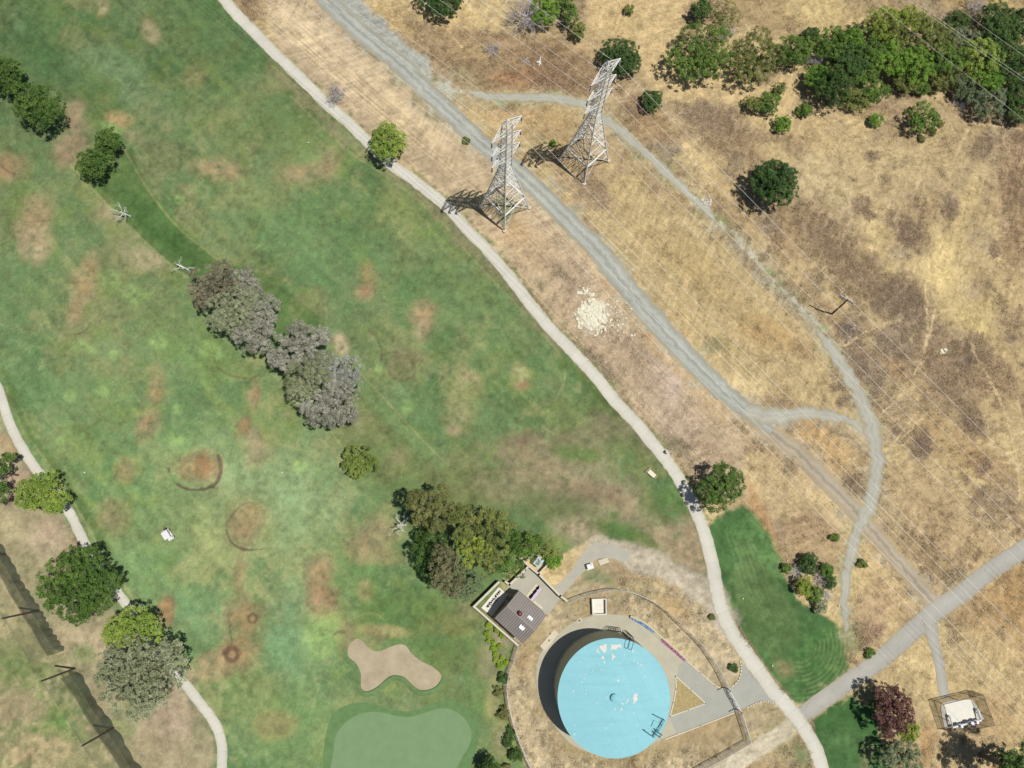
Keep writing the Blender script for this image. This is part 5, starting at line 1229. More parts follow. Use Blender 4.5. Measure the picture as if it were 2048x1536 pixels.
# ------------------------------------------------------------------ pylons and wires
steel = mat('galvanised_steel', (.66, .65, .61), .6, .10, 3.0, metal=.05)
steel_dark = mat('weathered_steel', S(120, 118, 114), .6, .15, 3.0, metal=.3)
glass_ins = mat('insulator_glaze', (0.10, 0.095, 0.09), .3, .1, 3.0, spec=.5)
wire_m = mat('aluminium_wire', (.84, .82, .76), .6, .05, 1.0)
wood_m = mat('pole_wood', (0.10, 0.07, 0.055), .9, .25, 3.0, bump=.2)
ARM_Z = (22.4, 26.5, 31.0)
def pylon(u, v, label, half_arm, side):
    c = P(u, v)
    root = empty('pylon', c, label, 'pylon', 'lattice pylons of the power line', math.radians(45))
    hs0, hsw, zw, zt, hst = side / 2, .78, 18.6, 32.8, .62
    def hs(z): return hs0 + (hsw - hs0) * z / zw if z <= zw else hsw + (hst - hsw) * (z - zw) / (zt - zw)
    def cor(z): h = hs(z); return [Vector((h, h, z)), Vector((-h, h, z)), Vector((-h, -h, z)), Vector((h, -h, z))]
    b = MB()
    for k in range(4):
        b.bar(cor(0)[k], cor(zw)[k], .24, .2); b.bar(cor(zw)[k], cor(zt)[k], .2, .16)
    lv = [5.2, 8.6, 11.6, 14.2, 16.5, 18.6]
    c0 = cor(0); c1 = cor(5.2)
    for k in range(4):
        j = (k + 1) % 4
        mid = (c1[k] + c1[j]) / 2
        b.bar(c1[k], c1[j], .26)
        b.bar(c0[k], mid, .13); b.bar(c0[j], mid, .13)
        q = cor(2.6); b.bar(q[k], q[k] + (c0[k] + (mid - c0[k]) * .5 - q[k]) , .09); b.bar(q[j], c0[j] + (mid - c0[j]) * .5, .09)
    for z0, z1 in zip(lv[:-1], lv[1:]):
        a = cor(z0); d = cor(z1)
        for k in range(4):
            j = (k + 1) % 4
            b.bar(d[k], d[j], .11); b.bar(a[k], d[j], .08); b.bar(a[j], d[k], .08)
            m = (a[k] + a[j]) / 2
            if z0 < 9: b.bar(m, (a[k] + d[j]) / 2, .06)
    zs = list(np.linspace(zw, zt, 10))
    for z0, z1 in zip(zs[:-1], zs[1:]):
        a = cor(z0); d = cor(z1)
        for k in range(4):
            j = (k + 1) % 4
            b.bar(d[k], d[j], .06); b.bar(a[k], d[j], .06); b.bar(a[j], d[k], .06)
    for k in range(4): b.bar(cor(zt)[k], (0, 0, 34.0), .14)
    b.build('tower_body', steel, root)
    for p in cor(0): MB().box((p.x, p.y, .2), (.7, .7, .5), bevel=.1).build('footing', conc_m, root)
    tips = []
    for z in ARM_Z:
        for s in (-1, 1):
            b = MB(); h = hs(z); h2 = hs(z + 1.5); tip = Vector((s * half_arm, 0, z + .1))
            for q in (-1, 1):
                lo = Vector((s * h, q * h, z)); hi = Vector((s * h2, q * h2, z + 1.5))
                b.bar(lo, tip, .14); b.bar(hi, tip, .12)
                for t0, t1 in ((0.0, .33), (.33, .66)):
                    b.bar(lo.lerp(tip, t0), hi.lerp(tip, t1), .07); b.bar(hi.lerp(tip, t1), lo.lerp(tip, t1), .07)
            for t in (.33, .66):
                b.bar(Vector((s * h, h, z)).lerp(tip, t), Vector((s * h, -h, z)).lerp(tip, t), .07)
                b.bar(Vector((s * h, h, z)).lerp(tip, t - .33), Vector((s * h, -h, z)).lerp(tip, t), .07)
            b.build('cross_arm', steel, root)
            i = MB(); i.tube([(tip.x, 0, tip.z), (tip.x, 0, tip.z - 1.7)], .05, 6)
            for k in range(9): i.lathe((tip.x, 0, tip.z - .3 - k * .15), [(.05, .04), (.15, 0), (.05, -.03)], 8)
            i.build('insulator', glass_ins, root)
            r = Matrix.Rotation(math.radians(45), 4, 'Z')
            tips.append((c + r @ Vector((tip.x, 0, tip.z - 1.7)), z, s))
    return c, tips
cA, tipsA = pylon(1009, 416, 'left lattice pylon with its feet between the cart path and the gravel road', 3.55, 7.3)
cB, tipsB = pylon(1167, 322, 'right lattice pylon with its head in front of the dome shaped tree', 3.65, 7.5)
fwd = (P(2048, 900, 29) - P(1244, 128, 29.4)); fwd.z = 0; fwd.normalize()
back = (P(1062, -12, 30) - P(1244, 128, 30)); back.z = 0; back.normalize()
for nm, tips in (('left', tipsA), ('right', tipsB)):
    for p, z, s in tips:
        pts = []
        for t in (150, 110, 70, 35, 0):
            pts.append(p + back * t + Vector((0, 0, -0.00025 * t * (300 - t) * 1.0)))
        for t in (20, 45, 75, 105, 140, 175):
            pts.append(p + fwd * t + Vector((0, 0, -0.00022 * t * (300 - t))))
        o = MB().tube(pts, .018, 6).build('power_line', wire_m)
        tag(o, 'pale wire strung from the %s arm of the %s pylon, on its %s side' % ({22.4: 'lowest', 26.5: 'middle', 31.0: 'top'}[z], nm, 'upper right' if s > 0 else 'lower left'), 'wire', 'power lines on the pylons')
# wires of the next circuit, crossing the corner above the thicket
for (a, b_, h, lb) in (((1640, -85), (2140, 312), 27, 'wire crossing the thicket nearest its front edge'), ((1760, -40), (2140, 226), 27, 'lower wire of the close pair crossing the thicket'),
                      ((1764, -44), (2140, 219), 30, 'upper wire of the close pair crossing the thicket'), ((1840, -40), (2140, 176), 24, 'wire crossing the dark top right crowns')):
    p = P(*a, h); q = P(*b_, h)
    o = MB().tube([p, (p + q) / 2 - Vector((0, 0, .2)), q], .017, 6).build('power_line', steel); tag(o, 'thin ' + lb, 'wire', 'power lines over the thicket')
# wooden utility pole
up = P(1664, 628)
root = empty('utility_pole', up, 'leaning dark wooden pole with two pale crossarms on the brown slope', 'utility pole')
topp = P(1696, 599, 8.0) - up
MB().tube([(0, 0, -.2), topp * .5, topp * 1.0], [.19, .17, .13], 8).build('pole', wood_m, root)
for k, (dz, sgn) in enumerate(((-.15, 1), (-.75, 1))):
    a = topp * (1 + dz / 8); d = Vector((.78, -.42, 0)).normalized()
    b = MB(); b.bar(a - d * 1.6 + Vector((0, .15, 0)), a + d * 1.6 + Vector((0, .15, 0)), .16); b.build('crossarm', mat('bleached_arm_%d' % k, S(190, 186, 178), .8), root)
    i = MB()
    for t in (-1.4, -.7, .7, 1.4): i.lathe(a + d * t + Vector((0, .15, .1)), [(.05, 0), (.1, .06), (.07, .16), (.02, .2)], 8)
    i.build('insulator', mat('porcelain_%d' % k, (.75, .75, .74), .3, .03), root)
# white marker post near the right pylon
mp = P(1235, 181)
root = empty('marker_post', mp, 'short white marker post beside the head of the right pylon', 'post')
MB().tube([(0, 0, -.1), (.15, .25, 1.5)], .11, 8).build('post', white_conc, root); MB().lathe((.15, .25, 1.5), [(.14, 0), (.14, .08), (.02, .14)], 8).build('cap', white_conc, root)

# ------------------------------------------------------------------ practice range net
net = net_mat('range_netting', (0.30, 0.31, 0.20), .26)
net_low = net_mat('range_netting_shade', (0.085, 0.105, 0.075), .66)  # lower half made darker and denser to stand in for the net's shadow strip
NP = [((11, 1108), 'highest wooden net pole, cut by the left frame edge'), ((78, 1221), 'wooden net pole left of the biggest round tree'), ((150, 1337), 'wooden net pole at the open end of the netting'),
      ((227, 1456), 'lowest wooden net pole, below the grey eucalyptus'), ((312, 1586), 'wooden net pole below the bottom frame edge')]
for (uv, lb) in NP:
    p = P(*uv); r = empty('net_pole', p, lb, 'pole', 'poles of the practice range net')
    MB().tube([(0, 0, -.3), (0, 0, 5), (.03, 0, 10.2)], [.20, .18, .15], 8).build('pole', wood_m, r)
    MB().lathe((.03, 0, 10.2), [(.17, 0), (.17, .05), (.03, .08)], 8).build('cap', steel_dark, r)
def netpanel(a, b, label, billow, nsc, seed, h=9.8):
    a = P(*a); b = P(*b); d = (b - a); L = d.length; d.normalize(); s = Vector((-d.y, d.x, 0))   # s points to the turf side
    if s.x < 0: s = -s
    r = empty('range_net', a, label, 'net', 'panels of the practice range net')
    rs = np.random.RandomState(seed); nu, nv = 90, 12
    vs = []
    ph = np.cumsum(.7 + .6 * rs.rand(nsc + 2)); ph = ph / ph[-1]
    amp = .5 + rs.rand(nsc + 3)
    for j in range(nv + 1):
        z = h * j / nv
        for i in range(nu + 1):
            t = i / nu
            k = int(np.searchsorted(ph, t)); lo = ph[k - 1] if k > 0 else 0; hi = ph[min(k, len(ph) - 1)]
            f = abs(math.sin(math.pi * min(1, max(0, (t - lo) / max(1e-3, hi - lo)))))
            o = billow * amp[k] * f * max(0, 1 - z / 3.2) ** 1.3 + .12 * math.sin(t * 9 + z)
            p = d * (L * t) + s * o
            vs.append((p.x, p.y, max(.05, z - .25 * math.sin(math.pi * t) * j / nv)))
    fs = [(j * (nu + 1) + i, j * (nu + 1) + i + 1, (j + 1) * (nu + 1) + i + 1, (j + 1) * (nu + 1) + i) for j in range(nv) for i in range(nu)]
    nl = nu * (nv // 2); k0 = (nu + 1) * (nv // 2)
    MB().add(vs[k0:], [tuple(i - k0 for i in f) for f in fs[nl:]]).build('netting', net, r)
    MB().add(vs[:k0 + nu + 1], fs[:nl]).build('lower_netting', net_low, r)
    c = MB()
    for z in (h, h * .5): c.tube([Vector((0, 0, z)) + d * (L * t) + Vector((0, 0, -.25 * math.sin(math.pi * t))) for t in np.linspace(0, 1, 7)], .025, 5)
    c.build('cable', steel_dark, r)
netpanel((11, 1108), (78, 1221), 'dark netting between the highest pole and the next pole down', .3, 5, 1)
netpanel((78, 1221), (127, 1302), 'dark netting ending in a loose edge before the open gap', .4, 5, 2)
netpanel((154, 1344), (227, 1456), 'dark netting below the open gap, left of the grey eucalyptus', .3, 3, 3)
netpanel((227, 1456), (312, 1586), 'dark netting running off the bottom frame edge', .3, 2, 4)
netpanel((-60, 988), (11, 1108), 'dark netting running off the left frame edge', .3, 4, 5)

# ------------------------------------------------------------------ fences and walls round the compound
chain = net_mat('chain_link', (.75, .75, .76), .36)
chain_dark = net_mat('brown_mesh', (0.10, 0.075, 0.06), .45)
post_m = mat('fence_post', (.70, .70, .70), .5, .08, 2.0)
def fence(name, pts, h, label, cat, mesh, pm, every=3.0, group=None, closed=False, pr=.045, barbs=True):
    w = PP(pts)
    if closed: w = w + [w[0]]
    root = empty(name, w[0], label, cat, group)
    # resample for the posts
    L = [0]
    for a, b in zip(w[:-1], w[1:]): L.append(L[-1] + (b - a).length)
    n = max(1, round(L[-1] / every))
    def at(s):
        s = min(max(s, 0), L[-1])
        for k in range(len(L) - 1):
            if s <= L[k + 1] or k == len(L) - 2:
                t = (s - L[k]) / max(1e-6, L[k + 1] - L[k]); return w[k].lerp(w[k + 1], t) - w[0]
    for k in range(n + (0 if closed else 1)):
        p = at(L[-1] * k / n)
        MB().tube([p, p + Vector((0, 0, h + .05))], pr, 6).build('post', pm, root)
    q = [p - w[0] for p in w]
    m = MB(); vs = []; fs = []
    for k, p in enumerate(q): vs += [p + Vector((0, 0, .05)), p + Vector((0, 0, h))]
    for k in range(len(q) - 1): fs.append((2 * k, 2 * k + 2, 2 * k + 3, 2 * k + 1))
    m.add(vs, fs).build('mesh_panel', mesh, root)
    r = MB(); r.tube([p + Vector((0, 0, h)) for p in q], pr * .9, 6)
    r.tube([p + Vector((0, 0, .06)) for p in q], pr * .5, 5)
    r.build('rail', pm, root)
    if barbs:
        t = MB()
        for z in (.1, .2, .3): t.tube([p + Vector((0, 0, h + z)) for p in q], .012, 4)
        t.build('barbed_wire', pm, root)
    return root
ARC = [tuple(q) for q in spline([(1135, 1202), (1162, 1191), (1189, 1183), (1216, 1178), (1232, 1178), (1260, 1183), (1302, 1201), (1335, 1224), (1368, 1256), (1400, 1288), (1425, 1322), (1442, 1352), (1453, 1376)], 14)]
fence('chain_link_fence', ARC, 2.1, 'curved grey chain link fence above the tank, from the yard wall to the gate', 'fence', chain, post_m, group='chain link fences round the tank')
fence('chain_link_fence', [(1476, 1419), (1486, 1450), (1495, 1479), (1470, 1494), (1440, 1511), (1405, 1530), (1360, 1556), (1320, 1580)], 2.1, 'chain link fence below the gate with a sharp corner at the dirt road', 'fence', chain, post_m, group='chain link fences round the tank')
fence('chain_link_fence', [(1036, 1290), (1026, 1322), (1016, 1350), (1013, 1374), (1017, 1405), (1025, 1440), (1038, 1478), (1052, 1510), (1066, 1540), (1084, 1580)], 2.0, 'chain link fence left of the tank, behind the row of dark shrubs', 'fence', chain, post_m, group='chain link fences round the tank')
ga, gb = P(1453, 1376), P(1476, 1419)
groot = empty('double_gate', ga, 'grey chain link double gate across the driveway', 'gate')
gd = gb - ga
for t0, t1 in ((.02, .495), (.505, .98)):
    a = gd * t0; b = gd * t1
    MB().add([a + Vector((0, 0, .1)), b + Vector((0, 0, .1)), b + Vector((0, 0, 2.1)), a + Vector((0, 0, 2.1))], [(0, 1, 2, 3)]).build('gate_leaf', chain, groot)
    f = MB()
    for z in (.1, 1.1, 2.1): f.tube([a + Vector((0, 0, z)), b + Vector((0, 0, z))], .05, 6)
    for p in (a, b): f.tube([p + Vector((0, 0, .05)), p + Vector((0, 0, 2.15))], .05, 6)
    f.bar(a + Vector((0, 0, .1)), b + Vector((0, 0, 2.1)), .05)
    f.build('gate_frame', post_m, groot)
for t in (0, 1):
    s = Vector((gd.y, -gd.x, 0)).normalized()
    MB().tube([gd * t, gd * t + Vector((0, 0, 2.5)), gd * t + Vector((0, 0, 2.5)) + s * 1.0], .09, 8).build('gate_post', steel_dark, groot)
def block_wall(pts, h, label, th=.28):
    w = PP(pts); r = empty('block_wall', w[0], label, 'wall', 'block walls of the pump house yard')
    b = MB(); cp = MB()
    for a, c in zip(w[:-1], w[1:]):
        m = (a + c) / 2 - w[0]; an = math.atan2(c.y - a.y, c.x - a.x); l = (c - a).length
        b.box((m.x, m.y, h / 2), (l + th, th, h), an); cp.box((m.x, m.y, h + .043), (l + th + .08, th + .1, .08), an)
    b.build('wall', wall_m, r); cp.build('coping', curb_m, r)
block_wall([(948.5, 1211), (997, 1163)], 1.7, 'pale block wall on the grove side of the white graffiti slab', .3)
block_wall([(1035, 1287), (948.5, 1211)], 1.5, 'long block wall between the pump house and the planting bed')
block_wall([(1019, 1168), (1055, 1133)], 1.5, 'short block wall under the willowy tree at the upper yard edge')
block_wall([(1047, 1122), (1077, 1147), (1119, 1190), (1134, 1201)], 1.5, 'block wall between the yard and the service road')
block_wall([(1077, 1147), (1093, 1130)], 1.2, 'block wall stub beside the transformer cabinet', .22)
block_wall([(1019, 1168), (1011, 1162)], 1.5, 'tiny block wall return at the yard opening', .25)

# ------------------------------------------------------------------ the water tank
TH_ = 8.4
tc_ = P(1228.3, 1394.7, TH_); TR = 9.85
tank = empty('water_tank', (tc_.x, tc_.y, 0), 'large round water tank with a flat sky blue roof and peeling paint', 'water tank')
tank_wall = mat('tank_wall_paint', S(206, 204, 178), .7, .06, .5, detail=8)
roof_blue = mat('tank_roof_paint', S(152, 216, 226), .6, .025, .35, detail=8)
def plate_roof(m):
    nt = m.node_tree; N = nt.nodes; L = nt.links; b = N['Principled BSDF']
    src = b.inputs['Base Color'].links[0].from_socket
    tc = N.new('ShaderNodeTexCoord'); mp_ = N.new('ShaderNodeMapping'); mp_.inputs['Rotation'].default_value = (0, 0, math.radians(62))
    L.new(tc.outputs['Object'], mp_.inputs['Vector'])
    br = N.new('ShaderNodeTexBrick'); br.inputs['Scale'].default_value = 1.0; br.inputs['Brick Width'].default_value = 6.2; br.inputs['Row Height'].default_value = 1.9; br.inputs['Mortar Size'].default_value = .035
    br.inputs['Color1'].default_value = (1, 1, 1, 1); br.inputs['Color2'].default_value = (.955, .965, .965, 1); br.inputs['Mortar'].default_value = (.86, .88, .88, 1)
    L.new(mp_.outputs[0], br.inputs['Vector'])
    nz = N.new('ShaderNodeTexNoise'); nz.inputs['Scale'].default_value = .5; nz.inputs['Detail'].default_value = 8; nz.inputs['Roughness'].default_value = .7
    m2 = N.new('ShaderNodeMapping'); m2.inputs['Rotation'].default_value = (0, 0, math.radians(62)); m2.inputs['Scale'].default_value = (.25, 1.6, 1)
    L.new(tc.outputs['Object'], m2.inputs['Vector']); L.new(m2.outputs[0], nz.inputs['Vector'])
    st = N.new('ShaderNodeValToRGB'); st.color_ramp.elements[0].position = .30; st.color_ramp.elements[1].position = .52
    st.color_ramp.elements[0].color = (.86, .90, .88, 1); st.color_ramp.elements[1].color = (1, 1, 1, 1); L.new(nz.outputs['Fac'], st.inputs['Fac'])
    a = N.new('ShaderNodeMix'); a.data_type = 'RGBA'; a.blend_type = 'MULTIPLY'; a.inputs[0].default_value = 1
    L.new(src, a.inputs[6]); L.new(br.outputs['Color'], a.inputs[7])
    c = N.new('ShaderNodeMix'); c.data_type = 'RGBA'; c.blend_type = 'MULTIPLY'; c.inputs[0].default_value = 1
    L.new(a.outputs[2], c.inputs[6]); L.new(st.outputs['Color'], c.inputs[7]); L.new(c.outputs[2], b.inputs['Base Color'])
plate_roof(roof_blue)
teal = mat('teal_rail', S(52, 116, 130), .5, .05)
dark_steel = mat('dark_ladder_steel', S(74, 82, 82), .6, .1, metal=.3)
prof = [(TR, 0), (TR, TH_)]
b = MB(); b.lathe((0, 0, 0), [(TR + .12, 0), (TR + .12, .3), (TR, .32), (TR, TH_ - .12)], 128); b.build('tank_wall', tank_wall, tank, smooth=False)
def rz_(r): return TH_ + .35 * (1 - (r / TR) ** 2)
b = MB(); b.lathe((0, 0, 0), [(TR + .07, TH_ - .12), (TR + .07, TH_ + .02)] + [(r, rz_(r)) for r in np.linspace(TR, .3, 12)], 128); roof_b = b; n_roof = len(b.f)
b = MB(); b.lathe((0, 0, rz_(0) - .02), [(.62, 0), (.62, .32), (.72, .34), (.72, .42), (.4, .56), (.05, .6)], 32); vent = b.build('vent', roof_blue, tank)
def on_roof(u, v, off=0.0):
    p = P(u, v, TH_ + .2); q = p - tank.location; r = math.hypot(q.x, q.y)
    return Vector((q.x, q.y, rz_(min(r, TR)) + off))
flake = mat('bare_primer', S(250, 246, 236), .8, .04, 2.0, col2=S(236, 226, 214))
FL = [[(180, 410), (215, 395), (270, 400), (275, 375), (330, 370), (318, 410), (325, 480), (285, 550), (262, 520), (240, 500), (200, 460)], [(155, 445), (165, 470), (150, 490), (168, 512), (190, 540), (180, 545), (125, 510)],
      [(400, 365), (430, 385), (480, 380), (540, 385), (560, 365), (605, 380), (595, 410), (620, 440), (600, 445), (560, 420), (520, 450), (500, 480), (470, 465), (420, 470), (385, 500), (400, 460), (415, 430)], [(250, 580), (270, 620), (275, 655), (250, 655), (215, 640), (230, 610)],
      [(410, 520), (440, 560), (450, 580), (490, 600), (470, 640), (448, 630), (430, 690), (420, 650), (430, 610), (425, 570)], [(350, 560), (375, 525), (365, 520)], [(265, 690), (280, 680), (290, 735), (275, 740)],
      [(845, 1330), (860, 1315), (915, 1310), (900, 1340), (920, 1350), (898, 1370), (915, 1420), (880, 1470), (850, 1500), (815, 1508), (845, 1455), (822, 1400)], [(810, 500), (840, 480), (850, 510), (820, 540)], [(525, 1045), (545, 1040), (560, 1075), (545, 1095), (520, 1075)],
      [(960, 770), (985, 755), (1000, 780), (975, 790)], [(590, 1490), (630, 1495), (645, 1510), (610, 1515)], [(690, 1500), (725, 1420), (730, 1430), (705, 1500)]]
b = roof_b; rs = np.random.RandomState(5)
for f in FL:
    pts = [on_roof(1180 + x / 9.6, 1250 + y / 9.6, .006) for x, y in f]
    b.add(pts, [tuple(reversed(range(len(pts))))])
small = [(480, 630, 7), (540, 665, 5), (520, 775, 7), (500, 808, 7), (1018, 660, 8), (1150, 940, 6), (435, 1270, 9), (790, 1045, 9), (845, 1045, 10), (905, 970, 7), (720, 940, 7), (540, 880, 6), (425, 890, 8), (800, 1415, 7), (710, 1210, 8), (635, 990, 7), (955, 1080, 8),
         (830, 640, 6), (1055, 760, 7), (990, 640, 7), (960, 615, 5), (875, 570, 8), (548, 700, 6), (530, 740, 6), (670, 700, 6), (595, 705, 6), (700, 640, 6), (405, 745, 5), (440, 1195, 6), (960, 1285, 5), (730, 1098, 4), (630, 855, 5), (860, 1000, 6), (880, 990, 5), (920, 1030, 5), (835, 1060, 6), (540, 910, 6), (985, 1190, 5), (500, 640, 4), (560, 690, 4), (480, 755, 5), (760, 1180, 6), (690, 1200, 4), (650, 1170, 4)]
for x, y, s in small:
    n = 6; a0 = rs.rand() * 6.28
    pts = [on_roof(1050 + (x + s * (.5 + .8 * rs.rand()) * .7 * math.cos(a0 - 6.283 * k / n)) / 4.389, 1180 + (y + s * (.6 + .9 * rs.rand()) * math.sin(a0 - 6.283 * k / n)) / 4.389, .006) for k in range(n)]
    b.add(pts, [tuple(range(n))])
o = b.build('roof', roof_blue, tank); o.data.materials.append(flake)
o.data.polygons.foreach_set('material_index', [1 if k >= n_roof else 0 for k in range(len(b.f))])
# roof edge guard rail
b = MB(); gp = [(1307.5, 1428.6), (1327, 1438.2), (1321.5, 1449), (1315, 1459), (1305.8, 1472.5), (1288.6, 1459.5)]
gq = [on_roof(u, v) for u, v in gp]
for k, q in enumerate(gq): b.tube([q, q + Vector((0, 0, 1.1))], .045, 6)
for z in (.55, 1.08):
    b.tube([q + Vector((0, 0, z)) for q in gq], .04, 6)
b.bar(gq[1] + Vector((0, 0, .08)), gq[4] + Vector((0, 0, .08)), .14)
b.build('guard_rail', teal, tank)
hq = on_roof(1310.5, 1449.5); b = MB(); b.box((hq.x, hq.y, hq.z + .1), (1.2, 1.1, .24), math.radians(62)); b.build('roof_hatch', roof_blue, tank)
# outside ladders
def ladder(ang, w0, ztop, cage, material, zlo=0.3):
    d = Vector((math.cos(ang), math.sin(ang), 0)); s = Vector((-d.y, d.x, 0)); b = MB()
    base = d * (TR + .25)
    for q in (-1, 1):
        p0 = base + s * q * w0; b.tube([p0 + Vector((0, 0, zlo)), p0 + Vector((0, 0, ztop)), p0 - d * .35 + Vector((0, 0, ztop + .15)), p0 - d * 1.5 + Vector((0, 0, ztop - .1)), p0 - d * 1.6 + Vector((0, 0, TH_ + .1))], .05, 6)
    for k in range(int((ztop - zlo) / .4)): b.tube([base - s * w0 + Vector((0, 0, zlo + .4 * k)), base + s * w0 + Vector((0, 0, zlo + .4 * k))], .03, 5)
    if cage:
        for k in range(6):
            z = 2.4 + k * 1.25
            b.tube([base + s * w0 * math.cos(t) * 1.35 + d * (.75 * math.sin(t)) + Vector((0, 0, z)) for t in np.linspace(0, math.pi, 9)], .05, 5)
        for t in (.5, 1.2, 1.9, 2.6): b.tube([base + s * w0 * math.cos(t) * 1.35 + d * (.75 * math.sin(t)) + Vector((0, 0, z)) for z in (2.3, 8.8)], .04, 5)
    b.build('ladder', material, tank)
lp = P(1252, 1272, 4.2) - tank.location
ladder(math.atan2(lp.y, lp.x), .38, 9.5, True, dark_steel)
lp = P(1322, 1466, 4.2) - tank.location
ladder(math.atan2(lp.y, lp.x), .25, 9.2, False, teal)

# ------------------------------------------------------------------ graffiti strokes on a surface given by a point function
def scrawl(name, fn, n, material, parent, seed, thick=.09, hgt=(.15, .85), tall=True):
    """spray painted letter shapes: fn(s, t) maps along (0..1) and across (0..1) to a point"""
    rs = np.random.RandomState(seed); b = MB()
    ax = (fn(1, .5) - fn(0, .5)); L = ax.length; ay = fn(.5, 1) - fn(.5, 0); H = ay.length
    nrm = ax.cross(ay).normalized()
    if nrm.z < 0: nrm = -nrm
    def stroke(p, q, w):
        a = fn(*p) + nrm * .006; c = fn(*q) + nrm * .006; d = (c - a)
        if d.length < 1e-4: return
        s = nrm.cross(d.normalized()) * w / 2
        e = d.normalized() * w * .3
        b.add([a - s - e, c - s + e, c + s + e, a + s - e], [(0, 1, 2, 3)])
    for k in range(n):
        s0 = (k + .1) / n; s1 = (k + .9) / n; lo, hi = hgt; j = lambda: rs.randn() * .06
        kind = rs.randint(6); mid = (s0 + s1) / 2
        P_ = {0: [(s0, lo), (s0, hi), (s1, mid and (lo + hi) / 2), (s0, (lo + hi) / 2), (s1, lo)], 1: [(s0, lo), (mid, hi), (s1, lo), (mid, (lo + hi) / 2)], 2: [(s1, hi), (s0, hi), (s0, (lo + hi) / 2), (s1, (lo + hi) / 2), (s1, lo), (s0, lo)],
              3: [(s0, hi), (s0, lo), (s1, lo), (s1, hi)], 4: [(s0, lo), (s0, hi), (s1, lo), (s1, hi)], 5: [(s0, hi), (s1, hi), (mid, hi), (mid, lo)]}[kind]
        P_ = [(x + j() / n, y + j()) for x, y in P_]
        for a, c in zip(P_[:-1], P_[1:]): stroke(a, c, thick * (.7 + .6 * rs.rand()))
    o = b.build(name, material, parent)
    return o

# retaining kerb wall with tags
RW_ = [tuple(q) for q in spline([(1260, 1232), (1278, 1240), (1297, 1252), (1316, 1269), (1336, 1286), (1355, 1303), (1373, 1319)], 5)]
w = PP(RW_); rwall = empty('retaining_wall', w[0], 'low pale retaining wall with blue and pink graffiti above the tank apron', 'wall')
vs = []; m = len(w); inner = []; upper = []
for i, p in enumerate(w):
    d = (w[min(i + 1, m - 1)] - w[max(i - 1, 0)]); d.normalize(); s = Vector((d.y, -d.x, 0))
    if s.dot(tank.location - p) < 0: s = -s
    q = p - w[0]
    vs += [q + s * .7, q + s * .02 + Vector((0, 0, .62)), q - s * .2 + Vector((0, 0, .66)), q - s * .22 + Vector((0, 0, -.05))]
    inner.append(q + s * .66 + Vector((0, 0, .03))); upper.append(q + s * .04 + Vector((0, 0, .60)))
fs = [(i * 4 + k, i * 4 + k + 1, i * 4 + k + 5, i * 4 + k + 4) for i in range(m - 1) for k in range(3)] + [(0, 3, 2, 1), ((m - 1) * 4, (m - 1) * 4 + 1, (m - 1) * 4 + 2, (m - 1) * 4 + 3)]
MB().add(vs, fs).build('wall', conc_m, rwall)
def rfn(s0, s1):
    def f(s, t):
        x = (s0 + (s1 - s0) * s) * (m - 1); i = min(m - 2, max(0, int(x))); g = x - i
        a = inner[i].lerp(inner[i + 1], g); b_ = upper[i].lerp(upper[i + 1], g)
        return a.lerp(b_, t)
    return f
def paint(name, c): return mat(name, S(*c), .6, .08, 3.0)
scrawl('graffiti', rfn(.02, .40), 8, paint('light_blue_spray', (120, 180, 236)), rwall, 1, .20)
scrawl('graffiti', rfn(.01, .38), 9, paint('blue_spray', (62, 92, 170)), rwall, 2, .10)
scrawl('graffiti', rfn(.55, .99), 11, paint('pink_spray', (212, 130, 176)), rwall, 3, .18)
scrawl('graffiti', rfn(.53, .98), 12, paint('plum_spray', (104, 52, 84)), rwall, 4, .10)

# ------------------------------------------------------------------ pump house
EV, RG = 4.3, 5.9
W_, N_, E_, S_ = P(989.5, 1236.7, EV), P(1037.7, 1182.3, EV), P(1092.2, 1229.3, EV), P(1044.5, 1286.8, EV)
ctr = (W_ + N_ + E_ + S_) / 4; ctr.z = 0
house = empty('pump_house', ctr, 'small pump house with a brown ribbed metal gable roof and two skylights', 'building')
hw = [p - ctr for p in (W_, N_, E_, S_)]
roof_d = mat('brown_metal_roof', S(160, 152, 146), .6, .06, .6)
roof_seam_shade = mat('roof_seam_shade', S(144, 136, 130), .6, .06, .6)  # ribs coloured darker in place of their faint shade
wall_h = mat('house_block', S(206, 196, 172), .85, .08, 1.5, bump=.15)
r0 = (hw[0] + hw[1]) / 2; r1 = (hw[3] + hw[2]) / 2; r0.z = r1.z = RG
ins = [Vector((p.x * .955, p.y * .955, 0)) for p in hw]
b = MB(); n4 = [Vector((p.x, p.y, EV - .12)) for p in ins]; g0 = (n4[0] + n4[1]) / 2 + Vector((0, 0, RG - EV - .05)); g1 = (n4[3] + n4[2]) / 2 + Vector((0, 0, RG - EV - .05))
b.add(ins + n4 + [g0, g1], [(0, 1, 5, 8, 4), (1, 2, 6, 5), (2, 3, 7, 9, 6), (3, 0, 4, 7)]); b.build('wall', wall_h, house)
for a, c in ((0, 3), (1, 2)):
    b = MB(); lo = [hw[a], hw[c], r1, r0]; t = Vector((0, 0, .1))
    vs = [p for p in lo] + [p + t for p in lo]
    b.add(vs, [(3, 2, 1, 0), (4, 5, 6, 7), (0, 1, 5, 4), (1, 2, 6, 5), (2, 3, 7, 6), (3, 0, 4, 7)])
    nrib = 15
    nf = len(b.f)
    for k in range(nrib + 1):
        f = k / nrib; p = hw[a].lerp(hw[c], f) + t; q = r0.lerp(r1, f) + t
        b.bar(p + Vector((0, 0, .02)), q + Vector((0, 0, .02)), .12)
    o = b.build('roof_slope', roof_d, house); o.data.materials.append(roof_seam_shade)
    o.data.polygons.foreach_set('material_index', [1 if k >= nf else 0 for k in range(len(b.f))])
